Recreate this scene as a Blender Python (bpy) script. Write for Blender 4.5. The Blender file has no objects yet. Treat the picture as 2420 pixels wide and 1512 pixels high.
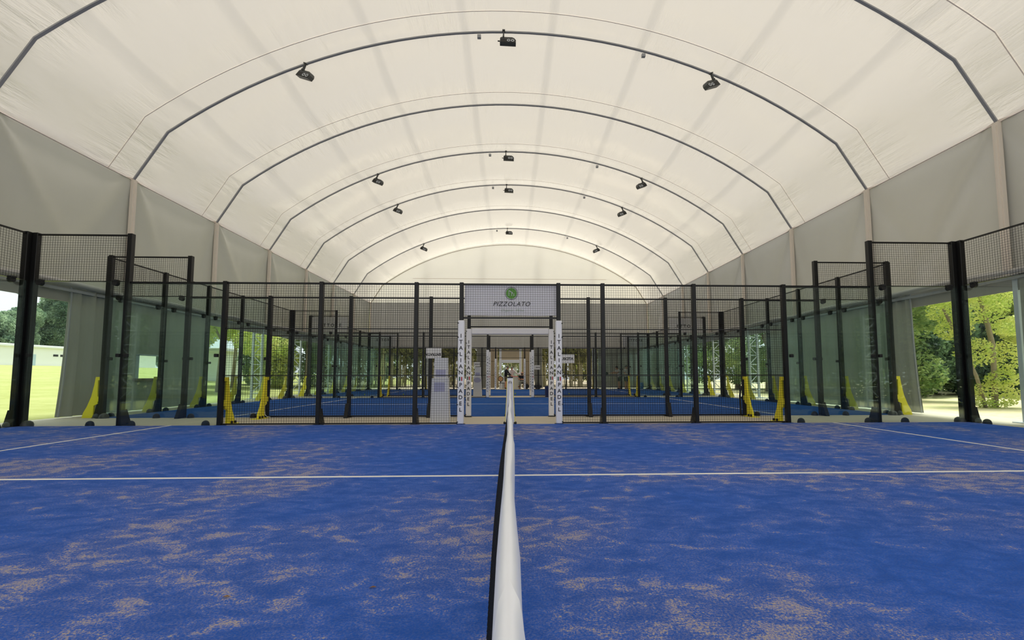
import bpy, bmesh, math, random
import numpy as np
from mathutils import Vector, Matrix
R = math.radians
random.seed(7)
SC = bpy.context.scene
COL = SC.collection

# ------------------------------------------------------------------ camera
W, H, FPX, PX, PY = 2420, 1512, 1082.6, 1243.4, 808.44
cam = bpy.data.cameras.new('camera'); camo = bpy.data.objects.new('camera', cam); COL.objects.link(camo)
yaw, pit, rol = R(1.9985), R(4.1017), R(-.0512)
fw = Vector((math.sin(yaw)*math.cos(pit), math.cos(yaw)*math.cos(pit), math.sin(pit)))
rt = Vector((math.cos(yaw), -math.sin(yaw), 0)); up = rt.cross(fw)
rr = rt*math.cos(rol) + up*math.sin(rol); uu = up*math.cos(rol) - rt*math.sin(rol)
camo.matrix_world = Matrix(((rr.x, uu.x, -fw.x, 0.0006), (rr.y, uu.y, -fw.y, -9.7837), (rr.z, uu.z, -fw.z, 1.0377), (0, 0, 0, 1)))
cam.sensor_fit = 'HORIZONTAL'; cam.sensor_width = 36; cam.lens = 36*FPX/W
cam.shift_x = (W/2-PX)/W; cam.shift_y = (PY-H/2)/W
cam.clip_start = .02; cam.clip_end = 400
SC.camera = camo

# ------------------------------------------------------------------ world, sun, exposure
SC.view_settings.view_transform = 'Standard'; SC.view_settings.look = 'None'
SC.view_settings.gamma = 1; SC.view_settings.use_curve_mapping = False
SC.view_settings.exposure = 0.55
wd = bpy.data.worlds.new('sky'); SC.world = wd; wd.use_nodes = True
bg = wd.node_tree.nodes['Background']; bg.inputs[0].default_value = (.93, .97, 1.0, 1); bg.inputs[1].default_value = .95
sl = bpy.data.lights.new('sun', 'SUN'); sl.energy = 4.7; sl.angle = R(22); sl.color = (1, .95, .86)
so = bpy.data.objects.new('sun', sl); COL.objects.link(so); so.rotation_euler = (R(-9), R(6), 0)
SC.cycles.use_denoising = True
SC.cycles.max_bounces = 10; SC.cycles.diffuse_bounces = 6; SC.cycles.glossy_bounces = 3
SC.cycles.transmission_bounces = 5; SC.cycles.transparent_max_bounces = 24
SC.cycles.caustics_reflective = False; SC.cycles.caustics_refractive = False
SC.cycles.sample_clamp_indirect = 6

# ------------------------------------------------------------------ materials
def lin(r, g, b):
    f = lambda c: (c/12.92 if c <= .04045 else ((c+.055)/1.055)**2.4)
    return (f(r/255), f(g/255), f(b/255), 1)
def mat(name, col, rough=.6, metal=0, spec=.5, bump=0, bscale=60, var=0, vscale=4):
    m = bpy.data.materials.new(name); m.use_nodes = True
    nt = m.node_tree; b = nt.nodes['Principled BSDF']
    b.inputs['Base Color'].default_value = col; b.inputs['Roughness'].default_value = rough
    b.inputs['Metallic'].default_value = metal; b.inputs['Specular IOR Level'].default_value = spec
    tc = nt.nodes.new('ShaderNodeNewGeometry')
    if var:
        n = nt.nodes.new('ShaderNodeTexNoise'); n.inputs['Scale'].default_value = vscale; n.inputs['Detail'].default_value = 5
        nt.links.new(tc.outputs['Position'], n.inputs['Vector'])
        mx = nt.nodes.new('ShaderNodeMix'); mx.data_type = 'RGBA'
        nt.links.new(n.outputs['Fac'], mx.inputs['Factor'])
        mx.inputs['A'].default_value = tuple(c*(1-var) for c in col[:3])+(1,); mx.inputs['B'].default_value = tuple(min(1, c*(1+var)) for c in col[:3])+(1,)
        nt.links.new(mx.outputs['Result'], b.inputs['Base Color'])
    if bump:
        n = nt.nodes.new('ShaderNodeTexNoise'); n.inputs['Scale'].default_value = bscale; n.inputs['Detail'].default_value = 4
        nt.links.new(tc.outputs['Position'], n.inputs['Vector'])
        bp = nt.nodes.new('ShaderNodeBump'); bp.inputs['Strength'].default_value = bump; bp.inputs['Distance'].default_value = .01
        nt.links.new(n.outputs['Fac'], bp.inputs['Height']); nt.links.new(bp.outputs['Normal'], b.inputs['Normal'])
    return m
class NT:
    """small helper around a material's node tree"""
    def __init__(s, name):
        s.m = bpy.data.materials.new(name); s.m.use_nodes = True; s.t = s.m.node_tree; s.t.nodes.clear()
        s.out = s.n('ShaderNodeOutputMaterial'); s.pos = s.n('ShaderNodeNewGeometry').outputs['Position']
    def n(s, k, **kw):
        x = s.t.nodes.new(k)
        for a, b in kw.items(): setattr(x, a, b)
        return x
    def l(s, a, b): s.t.links.new(a, b)
    def put(s, node, key, v):
        if hasattr(v, 'is_linked') or hasattr(v, 'links'): s.l(v, node.inputs[key])
        else: node.inputs[key].default_value = v
    def math(s, op, a, b=0.0, c=0.0):
        x = s.n('ShaderNodeMath', operation=op)
        for i, v in enumerate((a, b, c)): s.put(x, i, v)
        return x.outputs[0]
    def mapping(s, scale, loc=(0, 0, 0), rot=(0, 0, 0), vec=None):
        x = s.n('ShaderNodeMapping'); x.inputs['Scale'].default_value = scale; x.inputs['Location'].default_value = loc; x.inputs['Rotation'].default_value = rot
        s.l(vec or s.pos, x.inputs['Vector']); return x.outputs[0]
    def noise(s, vec, scale, detail=4, rough=.55, dist=0):
        x = s.n('ShaderNodeTexNoise'); s.l(vec, x.inputs['Vector'])
        x.inputs['Scale'].default_value = scale; x.inputs['Detail'].default_value = detail; x.inputs['Roughness'].default_value = rough; x.inputs['Distortion'].default_value = dist
        return x.outputs['Fac']
    def ramp(s, fac, a, b, lo=0.0, hi=1.0):
        x = s.n('ShaderNodeMapRange', interpolation_type='SMOOTHSTEP'); s.put(x, 'Value', fac)
        for k, v in zip(('From Min', 'From Max', 'To Min', 'To Max'), (a, b, lo, hi)): s.put(x, k, v)
        return x.outputs[0]
    def mixc(s, fac, a, b):
        x = s.n('ShaderNodeMix', data_type='RGBA'); s.put(x, 'Factor', fac); s.put(x, 'A', a); s.put(x, 'B', b); return x.outputs['Result']
    def mixs(s, fac, a, b):
        x = s.n('ShaderNodeMixShader'); s.put(x, 0, fac); s.l(a, x.inputs[1]); s.l(b, x.inputs[2]); return x.outputs[0]
    def schlick(s, f0, top=1.0):
        lw = s.n('ShaderNodeLayerWeight'); lw.inputs['Blend'].default_value = .5
        return s.math('ADD', s.math('MULTIPLY', s.math('POWER', lw.outputs['Facing'], 5.0), top-f0), f0)
    def done(s, sh): s.l(sh, s.out.inputs['Surface']); return s.m

RIB0, RIBS = -.322, 3.734
def membrane_mat(name, tcol, dcol, pleats=True, bd=.08):
    k = NT(name)
    sep = k.n('ShaderNodeSeparateXYZ'); k.l(k.pos, sep.inputs[0])
    hgt = k.noise(k.mapping((1.1, .5, 1.1)), 1.0, 3)
    if pleats:
        t = k.math('FRACT', k.math('DIVIDE', k.math('SUBTRACT', sep.outputs['Y'], RIB0), RIBS))   # 0 at a rib
        near = k.math('MAXIMUM', k.ramp(t, .34, .80), k.ramp(t, .26, .02))
        pl = k.noise(k.mapping((5.0, .35, 5.0)), 1.0, 4, .6, .3)
        env = k.ramp(k.noise(k.mapping((.9, .2, .9)), 1.0, 2), .38, .62)
        hgt = k.math('ADD', k.math('MULTIPLY', hgt, .5), k.math('MULTIPLY', k.math('MULTIPLY', pl, near), k.math('MULTIPLY', env, 1.1)))
    bp = k.n('ShaderNodeBump'); bp.inputs['Strength'].default_value = .85; bp.inputs['Distance'].default_value = bd
    k.l(hgt, bp.inputs['Height'])
    tr = k.n('ShaderNodeBsdfTranslucent'); tr.inputs['Color'].default_value = tcol; k.l(bp.outputs[0], tr.inputs['Normal'])
    df = k.n('ShaderNodeBsdfDiffuse'); df.inputs['Color'].default_value = dcol; k.l(bp.outputs[0], df.inputs['Normal'])
    gl = k.n('ShaderNodeBsdfGlossy'); gl.inputs['Color'].default_value = (.9, .9, .9, 1); gl.inputs['Roughness'].default_value = .16; k.l(bp.outputs[0], gl.inputs['Normal'])
    add = k.n('ShaderNodeAddShader'); k.l(tr.outputs[0], add.inputs[0]); k.l(df.outputs[0], add.inputs[1])
    k.l(k.schlick(.07, .85), gl.inputs['Color'])                   # glossy lacquer over the woven cloth
    coat = k.n('ShaderNodeAddShader'); k.l(add.outputs[0], coat.inputs[0]); k.l(gl.outputs[0], coat.inputs[1])
    return k.done(coat.outputs[0])
M = {}
M['membrane'] = membrane_mat('translucent_membrane', (.192, .177, .152, 1), (.42, .41, .40, 1))
M['gable'] = membrane_mat('gable_membrane', (.435, .400, .350, 1), (.46, .46, .44, 1), False, .015)
def cloth_mat(name, col, tr, var=.05, vscale=.8):
    k = NT(name)
    c = k.mixc(k.noise(k.pos, vscale, 4), tuple(q*(1-var) for q in col[:3])+(1,), tuple(q*(1+var) for q in col[:3])+(1,))
    d = k.n('ShaderNodeBsdfPrincipled'); k.l(c, d.inputs['Base Color']); d.inputs['Roughness'].default_value = .5; d.inputs['Specular IOR Level'].default_value = .3
    t = k.n('ShaderNodeBsdfTranslucent'); k.l(c, t.inputs[0])
    return k.done(k.mixs(tr, d.outputs[0], t.outputs[0]))
M['seam'] = mat('weld_seam', lin(236, 222, 212), .6)
M['wallcloth'] = cloth_mat('grey_wall_cloth', lin(171, 168, 164), .31)
M['hem'] = mat('grey_hem_roll', lin(176, 176, 174), .3)
M['curtain'] = cloth_mat('grey_curtain_cloth', lin(152, 152, 144), .10, .06, 1.5)
M['tan_curtain'] = mat('tan_curtain_cloth', lin(190, 174, 148), .7, var=.06, vscale=3)
M['black'] = mat('black_powder_coat', lin(15, 15, 16), .4, spec=.35)
M['wire'] = mat('black_wire', lin(22, 22, 24), .5, spec=.3)
M['dark'] = mat('dark_rubber', lin(20, 20, 20), .7)
M['rib'] = mat('grey_aluminium_profile', lin(150, 151, 156), .4)
M['white_metal'] = mat('galvanised_white', lin(205, 212, 220), .4, metal=.2)
M['postwhite'] = mat('white_profile', lin(226, 215, 202), .5)
M['concrete'] = mat('pale_concrete', lin(196, 187, 170), .75, spec=.3, var=.06, vscale=.8, bump=.1, bscale=30)
M['yellow'] = mat('yellow_paint', lin(240, 226, 44), .5, var=.05, vscale=8)
M['pad'] = mat('white_vinyl_pad', lin(236, 235, 240), .45, bump=.25, bscale=6)
M['band'] = mat('white_vinyl_band', lin(240, 244, 255), .35, bump=.2, bscale=9)
M['letter'] = mat('black_print', lin(30, 30, 34), .6)
M['flag_red'] = mat('red_print', lin(176, 38, 48), .6)
M['flag_green'] = mat('green_print', lin(40, 84, 66), .6)
M['banner'] = cloth_mat('white_banner', lin(240, 239, 250), .3)
M['banner_grey'] = cloth_mat('grey_banner', lin(212, 212, 214), .4)
M['logo_green'] = mat('logo_green', lin(104, 168, 70), .6)
M['pale_green_print'] = mat('pale_green_print', lin(176, 192, 176), .6)
M['paper'] = mat('white_paper', lin(226, 226, 230), .7)
M['lavender'] = mat('lavender_print', lin(176, 176, 206), .5)
M['bin_blue'] = mat('navy_plastic', lin(24, 42, 104), .4)
M['bin_light'] = mat('blue_plastic', lin(40, 110, 200), .4)
M['ball'] = mat('tennis_felt', lin(200, 220, 60), .9)
M['lens'] = mat('lamp_lens', lin(190, 196, 205), .15, metal=.6)
M['fitting'] = mat('dark_grey_housing', lin(58, 60, 60), .45)
M['boxgrey'] = mat('grey_box', lin(150, 152, 156), .5)
M['skin'] = mat('skin', lin(214, 158, 128), .55)
M['hair_grey'] = mat('grey_hair', lin(120, 112, 104), .8)
M['hair_dark'] = mat('dark_hair', lin(34, 28, 26), .7)
M['navy'] = mat('navy_cloth', lin(24, 27, 42), .85)
M['khaki'] = mat('khaki_cloth', lin(92, 88, 66), .85)
M['grey_cloth'] = mat('grey_cloth', lin(126, 128, 122), .85)
M['white_cloth'] = mat('white_cloth', lin(214, 208, 210), .85)
M['black_cloth'] = mat('black_cloth', lin(26, 25, 27), .85)
M['red_cloth'] = mat('red_rubber', lin(150, 50, 56), .6)
M['cane'] = mat('cane_weave', lin(206, 160, 118), .7)
M['tray'] = mat('red_tray', lin(206, 84, 100), .5)
M['desk'] = mat('white_desk', lin(226, 226, 220), .5)
M['frame_white'] = mat('white_door_frame', lin(226, 230, 240), .4)
M['bag'] = mat('dark_bag', lin(44, 46, 54), .7)
M['bldg'] = mat('white_render', lin(236, 236, 238), .8)
M['bldg_roof'] = mat('pale_roof', lin(220, 220, 226), .8)
M['shutter'] = mat('pale_blue_shutter', lin(176, 196, 214), .6)
M['bark'] = mat('bark', lin(142, 128, 110), .9, bump=.5, bscale=25, var=.2, vscale=6)
M['sill'] = mat('brown_sill', lin(130, 112, 98), .6)
M['dry_leaf'] = mat('dry_leaf', lin(120, 84, 44), .8)

def glass_mat():
    k = NT('greenish_glass')
    tp = k.n('ShaderNodeBsdfTransparent'); tp.inputs[0].default_value = (.90, .955, .93, 1)
    gl = k.n('ShaderNodeBsdfGlossy'); gl.inputs['Roughness'].default_value = .0; gl.inputs[0].default_value = (.95, 1, .98, 1)
    return k.done(k.mixs(k.schlick(.04), tp.outputs[0], gl.outputs[0]))
M['glass'] = glass_mat()
M['glass_edge'] = mat('glass_edge', lin(70, 120, 105), .2)

def turf_mat(name, sand, base, seed=0):
    k = NT(name)
    v = k.mapping((1, 1, 1), (seed*7.3, seed*3.1, 0))
    big = k.noise(k.mapping((.5, .5, 1), (seed, 0, 0)), 1.0, 3, .5, .4)
    mid = k.noise(k.mapping((4.2, 6.4, 1), (0, seed, 0), (0, 0, R(10))), 1.0, 8, .72, .5)
    fine = k.noise(v, 90, 4, .75)
    grain = k.noise(v, 400, 2, .8)
    thr = k.ramp(big, .32, .68, .085, -.05)                       # how sandy this part of the court is
    patch = k.ramp(k.math('SUBTRACT', k.math('ADD', k.math('MULTIPLY', mid, .8), k.math('MULTIPLY', fine, .25)), thr), .545, .66)
    scat = k.ramp(k.math('ADD', k.math('MULTIPLY', fine, .6), k.math('MULTIPLY', grain, .5)), .50, .68)
    light = k.math('MULTIPLY', scat, k.ramp(k.math('ADD', k.math('MULTIPLY', big, .5), k.math('MULTIPLY', mid, .5)), .40, .62, .10, .62))
    msk = k.math('MULTIPLY', k.math('MINIMUM', k.math('ADD', k.math('MULTIPLY', patch, k.ramp(scat, .0, .7, .25, .95)), light), .95), sand)
    blue = k.mixc(k.ramp(mid, .35, .65), tuple(c*.84 for c in base[:3])+(1,), tuple(c*1.12 for c in base[:3])+(1,))
    blue = k.mixc(k.ramp(grain, .35, .65, 0, .55), blue, tuple(c*.55 for c in base[:3])+(1,))
    col = k.mixc(msk, blue, lin(196, 180, 154))
    b = k.n('ShaderNodeBsdfPrincipled'); k.l(col, b.inputs['Base Color']); b.inputs['Roughness'].default_value = .8; b.inputs['Specular IOR Level'].default_value = .06
    bp = k.n('ShaderNodeBump'); bp.inputs['Strength'].default_value = .6; bp.inputs['Distance'].default_value = .006
    k.l(k.math('ADD', grain, fine), bp.inputs['Height']); k.l(bp.outputs[0], b.inputs['Normal'])
    return k.done(b.outputs[0])
M['turf1'] = turf_mat('sandy_blue_turf', 1.0, lin(46, 102, 205))
M['turf2'] = turf_mat('blue_turf', .12, lin(38, 92, 172), 3)
M['line'] = mat('line_fibre', lin(242, 240, 234), .8, bump=.4, bscale=200)

def leaf_mat(name, a, b, tr=.45, scale=1.3):
    k = NT(name)
    c = k.mixc(k.ramp(k.noise(k.pos, scale, 5, .7), .38, .62), a, b)
    d = k.n('ShaderNodeBsdfPrincipled'); k.l(c, d.inputs['Base Color']); d.inputs['Roughness'].default_value = .45
    t = k.n('ShaderNodeBsdfTranslucent'); k.l(c, t.inputs[0])
    return k.done(k.mixs(tr, d.outputs[0], t.outputs[0]))
M['leaf_bright'] = leaf_mat('bright_leaves', lin(188, 206, 104), lin(226, 226, 140), .5)
M['leaf_mid'] = leaf_mat('mid_leaves', lin(104, 136, 80), lin(164, 182, 112))
M['leaf_dark'] = leaf_mat('dark_leaves', lin(46, 70, 52), lin(120, 152, 112), .3)
M['leaf_conifer'] = leaf_mat('conifer_needles', lin(96, 124, 100), lin(166, 186, 150), .45, .5)
M['leaf_bamboo'] = leaf_mat('bamboo_leaves', lin(128, 136, 78), lin(196, 196, 132), .5)
M['bamboo'] = mat('bamboo_stem', lin(206, 200, 164), .5, var=.3, vscale=3)
def grass_mat(name, a, b, c):
    k = NT(name)
    n1 = k.noise(k.pos, .5, 6, .7); n2 = k.noise(k.mapping((6, 6, 6)), 1, 5, .8)
    col = k.mixc(k.ramp(n2, .3, .7), k.mixc(k.ramp(n1, .35, .65), a, b), c)
    bs = k.n('ShaderNodeBsdfDiffuse'); k.l(col, bs.inputs[0]); return k.done(bs.outputs[0])
M['lawn'] = grass_mat('lawn_grass', lin(146, 150, 92), lin(172, 174, 122), lin(160, 162, 106))
M['rough'] = grass_mat('rough_grass', lin(206, 186, 150), lin(196, 202, 136), lin(222, 210, 178))
M['earth'] = grass_mat('pale_gravel', lin(190, 178, 156), lin(206, 196, 176), lin(176, 164, 140))

# ------------------------------------------------------------------ geometry helpers
ORG = {}
class MB:
    def __init__(s): s.v = []; s.f = []; s.mi = []; s.cur = 0
    def add(s, vs, fs):
        o = len(s.v); s.v += [tuple(v) for v in vs]; s.f += [tuple(i+o for i in f) for f in fs]; s.mi += [s.cur]*len(fs); return s
    def box(s, x0, x1, y0, y1, z0, z1):
        vs = [(x, y, z) for z in (z0, z1) for y in (y0, y1) for x in (x0, x1)]
        return s.add(vs, [(0, 2, 3, 1), (4, 5, 7, 6), (0, 1, 5, 4), (2, 6, 7, 3), (0, 4, 6, 2), (1, 3, 7, 5)])
    def cbox(s, x0, x1, y0, y1, z0, z1, c=.008):
        """box with chamfered edges"""
        bm = bmesh.new(); bmesh.ops.create_cube(bm, size=1)
        for v in bm.verts: v.co = ((x0+x1)/2+v.co.x*(x1-x0), (y0+y1)/2+v.co.y*(y1-y0), (z0+z1)/2+v.co.z*(z1-z0))
        bmesh.ops.bevel(bm, geom=list(bm.edges), offset=c, segments=1, affect='EDGES'); return s.bm(bm)
    def bm(s, bm, mtx=None):
        bm.verts.index_update(); vs = [(mtx @ v.co if mtx else v.co.copy()) for v in bm.verts]
        s.add(vs, [[v.index for v in f.verts] for f in bm.faces]); bm.free(); return s
    def tube(s, pts, r, n=8, cap=True):
        pts = [Vector(p) for p in pts]; rs = r if isinstance(r, (list, tuple)) else [r]*len(pts)
        vs = []; fs = []; prev = None
        for i, p in enumerate(pts):
            d = (pts[min(i+1, len(pts)-1)]-pts[max(i-1, 0)]).normalized()
            a = prev if prev is not None else (Vector((0, 0, 1)) if abs(d.z) < .9 else Vector((1, 0, 0)))
            a = (a-d*a.dot(d)).normalized(); b = d.cross(a); prev = a
            for j in range(n):
                t = 2*math.pi*j/n; vs.append(p+(a*math.cos(t)+b*math.sin(t))*rs[i])
        for i in range(len(pts)-1):
            for j in range(n):
                k = (j+1) % n; fs.append((i*n+j, i*n+k, (i+1)*n+k, (i+1)*n+j))
        if cap: fs += [tuple(range(n))[::-1], tuple(range((len(pts)-1)*n, len(pts)*n))]
        return s.add(vs, fs)
    def prism(s, poly, fn, t0, t1):
        """polygon (a,b) extruded from t0 to t1, fn(a,b,t) -> xyz"""
        n = len(poly); vs = [fn(a, b, t) for t in (t0, t1) for a, b in poly]
        fs = [tuple(range(n))[::-1], tuple(range(n, 2*n))]+[(i, (i+1) % n, n+(i+1) % n, n+i) for i in range(n)]
        return s.add(vs, fs)
    def lathe(s, prof, c=(0, 0, 0), n=16, a0=0, a1=2*math.pi):
        vs = []; fs = []; full = abs(a1-a0-2*math.pi) < 1e-6; m = n if full else n+1
        for r, z in prof:
            for j in range(m):
                t = a0+(a1-a0)*j/n; vs.append((c[0]+r*math.cos(t), c[1]+r*math.sin(t), c[2]+z))
        for i in range(len(prof)-1):
            for j in range(n):
                k = (j+1) % m; fs.append((i*m+j, i*m+k, (i+1)*m+k, (i+1)*m+j))
        return s.add(vs, fs)
    def sphere(s, c, r, seg=12, ring=8, sc=(1, 1, 1)):
        bm = bmesh.new(); bmesh.ops.create_uvsphere(bm, u_segments=seg, v_segments=ring, radius=r)
        return s.bm(bm, Matrix.Translation(c) @ Matrix.Diagonal((*sc, 1)))
    def build(s, name, m, parent=None, smooth=False, local=False):
        o = bpy.data.objects.new(name, s.mesh(name, m, smooth, Vector((0, 0, 0)) if local or parent is None else ORG[parent.name]))
        COL.objects.link(o)
        if parent is not None: o.parent = parent
        ORG[o.name] = ORG[parent.name] if parent is not None else Vector((0, 0, 0))
        return o
    def mesh(s, name, m, smooth=False, off=Vector((0, 0, 0))):
        me = bpy.data.meshes.new(name)
        me.from_pydata([(v[0]-off.x, v[1]-off.y, v[2]-off.z) for v in s.v], [], s.f)
        for q in (m if isinstance(m, (list, tuple)) else [m]): me.materials.append(q)
        if any(s.mi): me.polygons.foreach_set('material_index', s.mi)
        if smooth:
            me.polygons.foreach_set('use_smooth', [True]*len(me.polygons))
            if smooth == 'angle': me.set_sharp_from_angle(angle=R(35))
        me.update(); return me
def link_mesh(name, me, loc, parent=None, rz=0):
    o = bpy.data.objects.new(name, me); COL.objects.link(o)
    L = Vector(loc)
    if parent is not None: o.parent = parent; L = L-ORG[parent.name]
    o.location = L; o.rotation_euler = (0, 0, rz); ORG[o.name] = Vector(loc); return o
def tag(o, label, cat, group=None, kind=None):
    o['label'] = label; o['category'] = cat
    if group: o['group'] = group
    if kind: o['kind'] = kind
    return o
def thing(name, loc, label, cat, group=None, rz=0):
    o = bpy.data.objects.new(name, None); COL.objects.link(o); o.location = loc; o.rotation_euler = (0, 0, rz)
    o.empty_display_size = .1; ORG[o.name] = Vector(loc); return tag(o, label, cat, group)
def struct(o, label=None):
    o['kind'] = 'structure'
    if label: o['label'] = label
    return o
def copy_tree(o, loc=None, rz=None, parent=None):
    c = o.copy(); COL.objects.link(c)
    if parent is not None: c.parent = parent
    if loc is not None: c.location = loc; ORG[c.name] = Vector(loc)
    if rz is not None: c.rotation_euler = (0, 0, rz)
    for ch in o.children: copy_tree(ch, parent=c)
    return c
_TXT = {}
def text_mesh(body, size, m, shear=0, depth=.002, bold=0, space=1.0):
    """letters as a mesh, facing -Y, centred on the origin"""
    key = (body, size, m.name, shear, bold, space)
    if key in _TXT: return _TXT[key]
    cu = bpy.data.curves.new('text', 'FONT'); cu.body = body; cu.size = size; cu.align_x = 'CENTER'; cu.align_y = 'CENTER'
    cu.extrude = depth; cu.shear = shear; cu.offset = bold; cu.space_character = space; cu.resolution_u = 3
    o = bpy.data.objects.new('text', cu); COL.objects.link(o)
    dg = bpy.context.evaluated_depsgraph_get(); me = bpy.data.meshes.new_from_object(o.evaluated_get(dg))
    bpy.data.objects.remove(o); me.materials.clear(); me.materials.append(m)
    me.transform(Matrix.Rotation(R(90), 4, 'X')); _TXT[key] = me; return me
def put_text(name, body, size, m, loc, parent, **kw):
    return link_mesh(name, text_mesh(body, size, m, **kw), loc, parent)

# ------------------------------------------------------------------ tent
XF, ZF, XK, ZK, ZC = 10.864, 6.655, 9.972, 8.102, 11.437
AR = (XK*XK+(ZC-ZK)**2)/(2*(ZC-ZK))
def arc_z(x): return ZC-(AR-math.sqrt(AR*AR-x*x))
def profile(n=36, side=4):
    p = [(-XF+(XF-XK)*i/side, ZF+(ZK-ZF)*i/side) for i in range(side)]
    p += [(XK*math.sin(-math.pi/2+math.pi*i/n) if False else -XK+2*XK*i/n, 0) for i in range(n+1)]
    p = [(x, z if z else arc_z(x)) for x, z in p]
    p += [(XF-(XF-XK)*i/side, ZF+(ZK-ZF)*i/side) for i in range(side)][::-1]
    return p
PROF = profile()
def normals(P):
    N = []
    for i in range(len(P)):
        a = P[max(0, i-1)]; b = P[min(len(P)-1, i+1)]; dx, dz = b[0]-a[0], b[1]-a[1]; L = math.hypot(dx, dz); N.append((-dz/L, dx/L))
    return N
NRM = normals(PROF)
def yrib(i): return RIB0+RIBS*i
Y_FIRST, Y_LAST = yrib(-4), yrib(7)
BULGE = -.15
def build_roof():
    mb = MB(); ys = []
    for i in range(-4, 7):
        for j in range(10): ys.append((yrib(i)+RIBS*j/10, j/10))
    ys.append((Y_LAST, 0)); n = len(PROF)
    vs = []
    for y, t in ys:
        b = BULGE*math.sin(math.pi*t)**.8
        for (x, z), (nx, nz) in zip(PROF, NRM): vs.append((x+nx*b, y, z+nz*b))
    fs = [(i*n+j, i*n+j+1, (i+1)*n+j+1, (i+1)*n+j) for i in range(len(ys)-1) for j in range(n-1)]
    mb.add(vs, fs); o = struct(mb.build('ceiling', M['membrane'], smooth='angle'), 'white translucent barrel membrane roof with pleats along the ribs')
    for i in range(-1, 6):                                        # the welded seams a little before each rib
        y = yrib(i)-.92; s = MB(); b = BULGE*math.sin(math.pi*(1-.92/RIBS))**.8-.014
        s.add([(x+nx*b, y+d, z+nz*b) for d in (-.011, .011) for (x, z), (nx, nz) in zip(PROF, NRM)], [(j, j+1, n+j+1, n+j) for j in range(n-1)])
        s.build('weld_seam', M['seam'], o)
    return o
ceiling = build_roof()
def build_rib(i, w=.042, dpt=.036):
    y = yrib(i); mb = MB(); n = len(PROF)
    for d0, d1, hw in ((-dpt, .0, w/2), (-dpt-.012, -dpt, w*.8)):
        vs = []
        for d in (d0, d1):
            for s in (-1, 1): vs += [(x+nx*d, y+s*hw, z+nz*d) for (x, z), (nx, nz) in zip(PROF, NRM)]
        fs = []
        for j in range(n-1):
            a, b, c, d = j, n+j, 2*n+j, 3*n+j
            fs += [(a, a+1, b+1, b), (c, d, d+1, c+1), (a, c, c+1, a+1), (b, b+1, d+1, d)]
        mb.add(vs, fs)
    return struct(mb.build('trim_%d' % (i+5), M['rib'], smooth='angle'), 'grey aluminium roof rib arching over the hall')
ribs = [build_rib(i) for i in range(-3, 7)]
b = MB(); yg = Y_LAST-.03; n = len(PROF)
b.add([(x, yg, z-.12) for x, z in PROF]+[(x*.996, yg-.02, z-.165) for x, z in PROF], [(j, j+1, n+j+1, n+j) for j in range(n-1)])
struct(b.build('trim_20', mat('tan_gable_edge', lin(150, 138, 124), .6)), 'edge strip of the far gable')
# outer purlins over the membrane (their soft shadow falls on the translucent cloth)
for x in (-9.0, -6.7, -4.0, -1.3, 1.3, 4.0, 6.7, 9.0):
    b = MB(); z = arc_z(x)+.6; b.tube([(x, Y_FIRST, z), (x, Y_LAST+1, z)], .022, 8); struct(b.build('beam', M['white_metal']), 'outer purlin running along the roof')
# gables
def gable(name, y, sgn):
    mb = MB(); P = PROF; m = len(P)
    mb.add([(x, y, z) for x, z in P]+[(x, y, ZF) for x, z in P], [(j, j+1, m+j+1, m+j) for j in range(m-1)]); return mb
o = struct(gable('wall_back', Y_LAST, 1).build('wall_back', M['gable']), 'cream translucent end gable of the hall')
for x in (-6.45, -2.1, 2.3, 6.6):
    b = MB(); b.box(x-.12, x+.12, Y_LAST+.35, Y_LAST+.55, 0, arc_z(x)-.1); b.build('gable_post', M['white_metal'], o)
b = MB(); b.box(-7.6, 7.6, Y_LAST-.012, Y_LAST-.006, 8.55, 8.58); b.build('weld_seam', M['seam'], o)
struct(gable('wall_front', Y_FIRST, -1).build('wall_front', M['gable']), 'near end gable behind the viewer')

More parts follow.
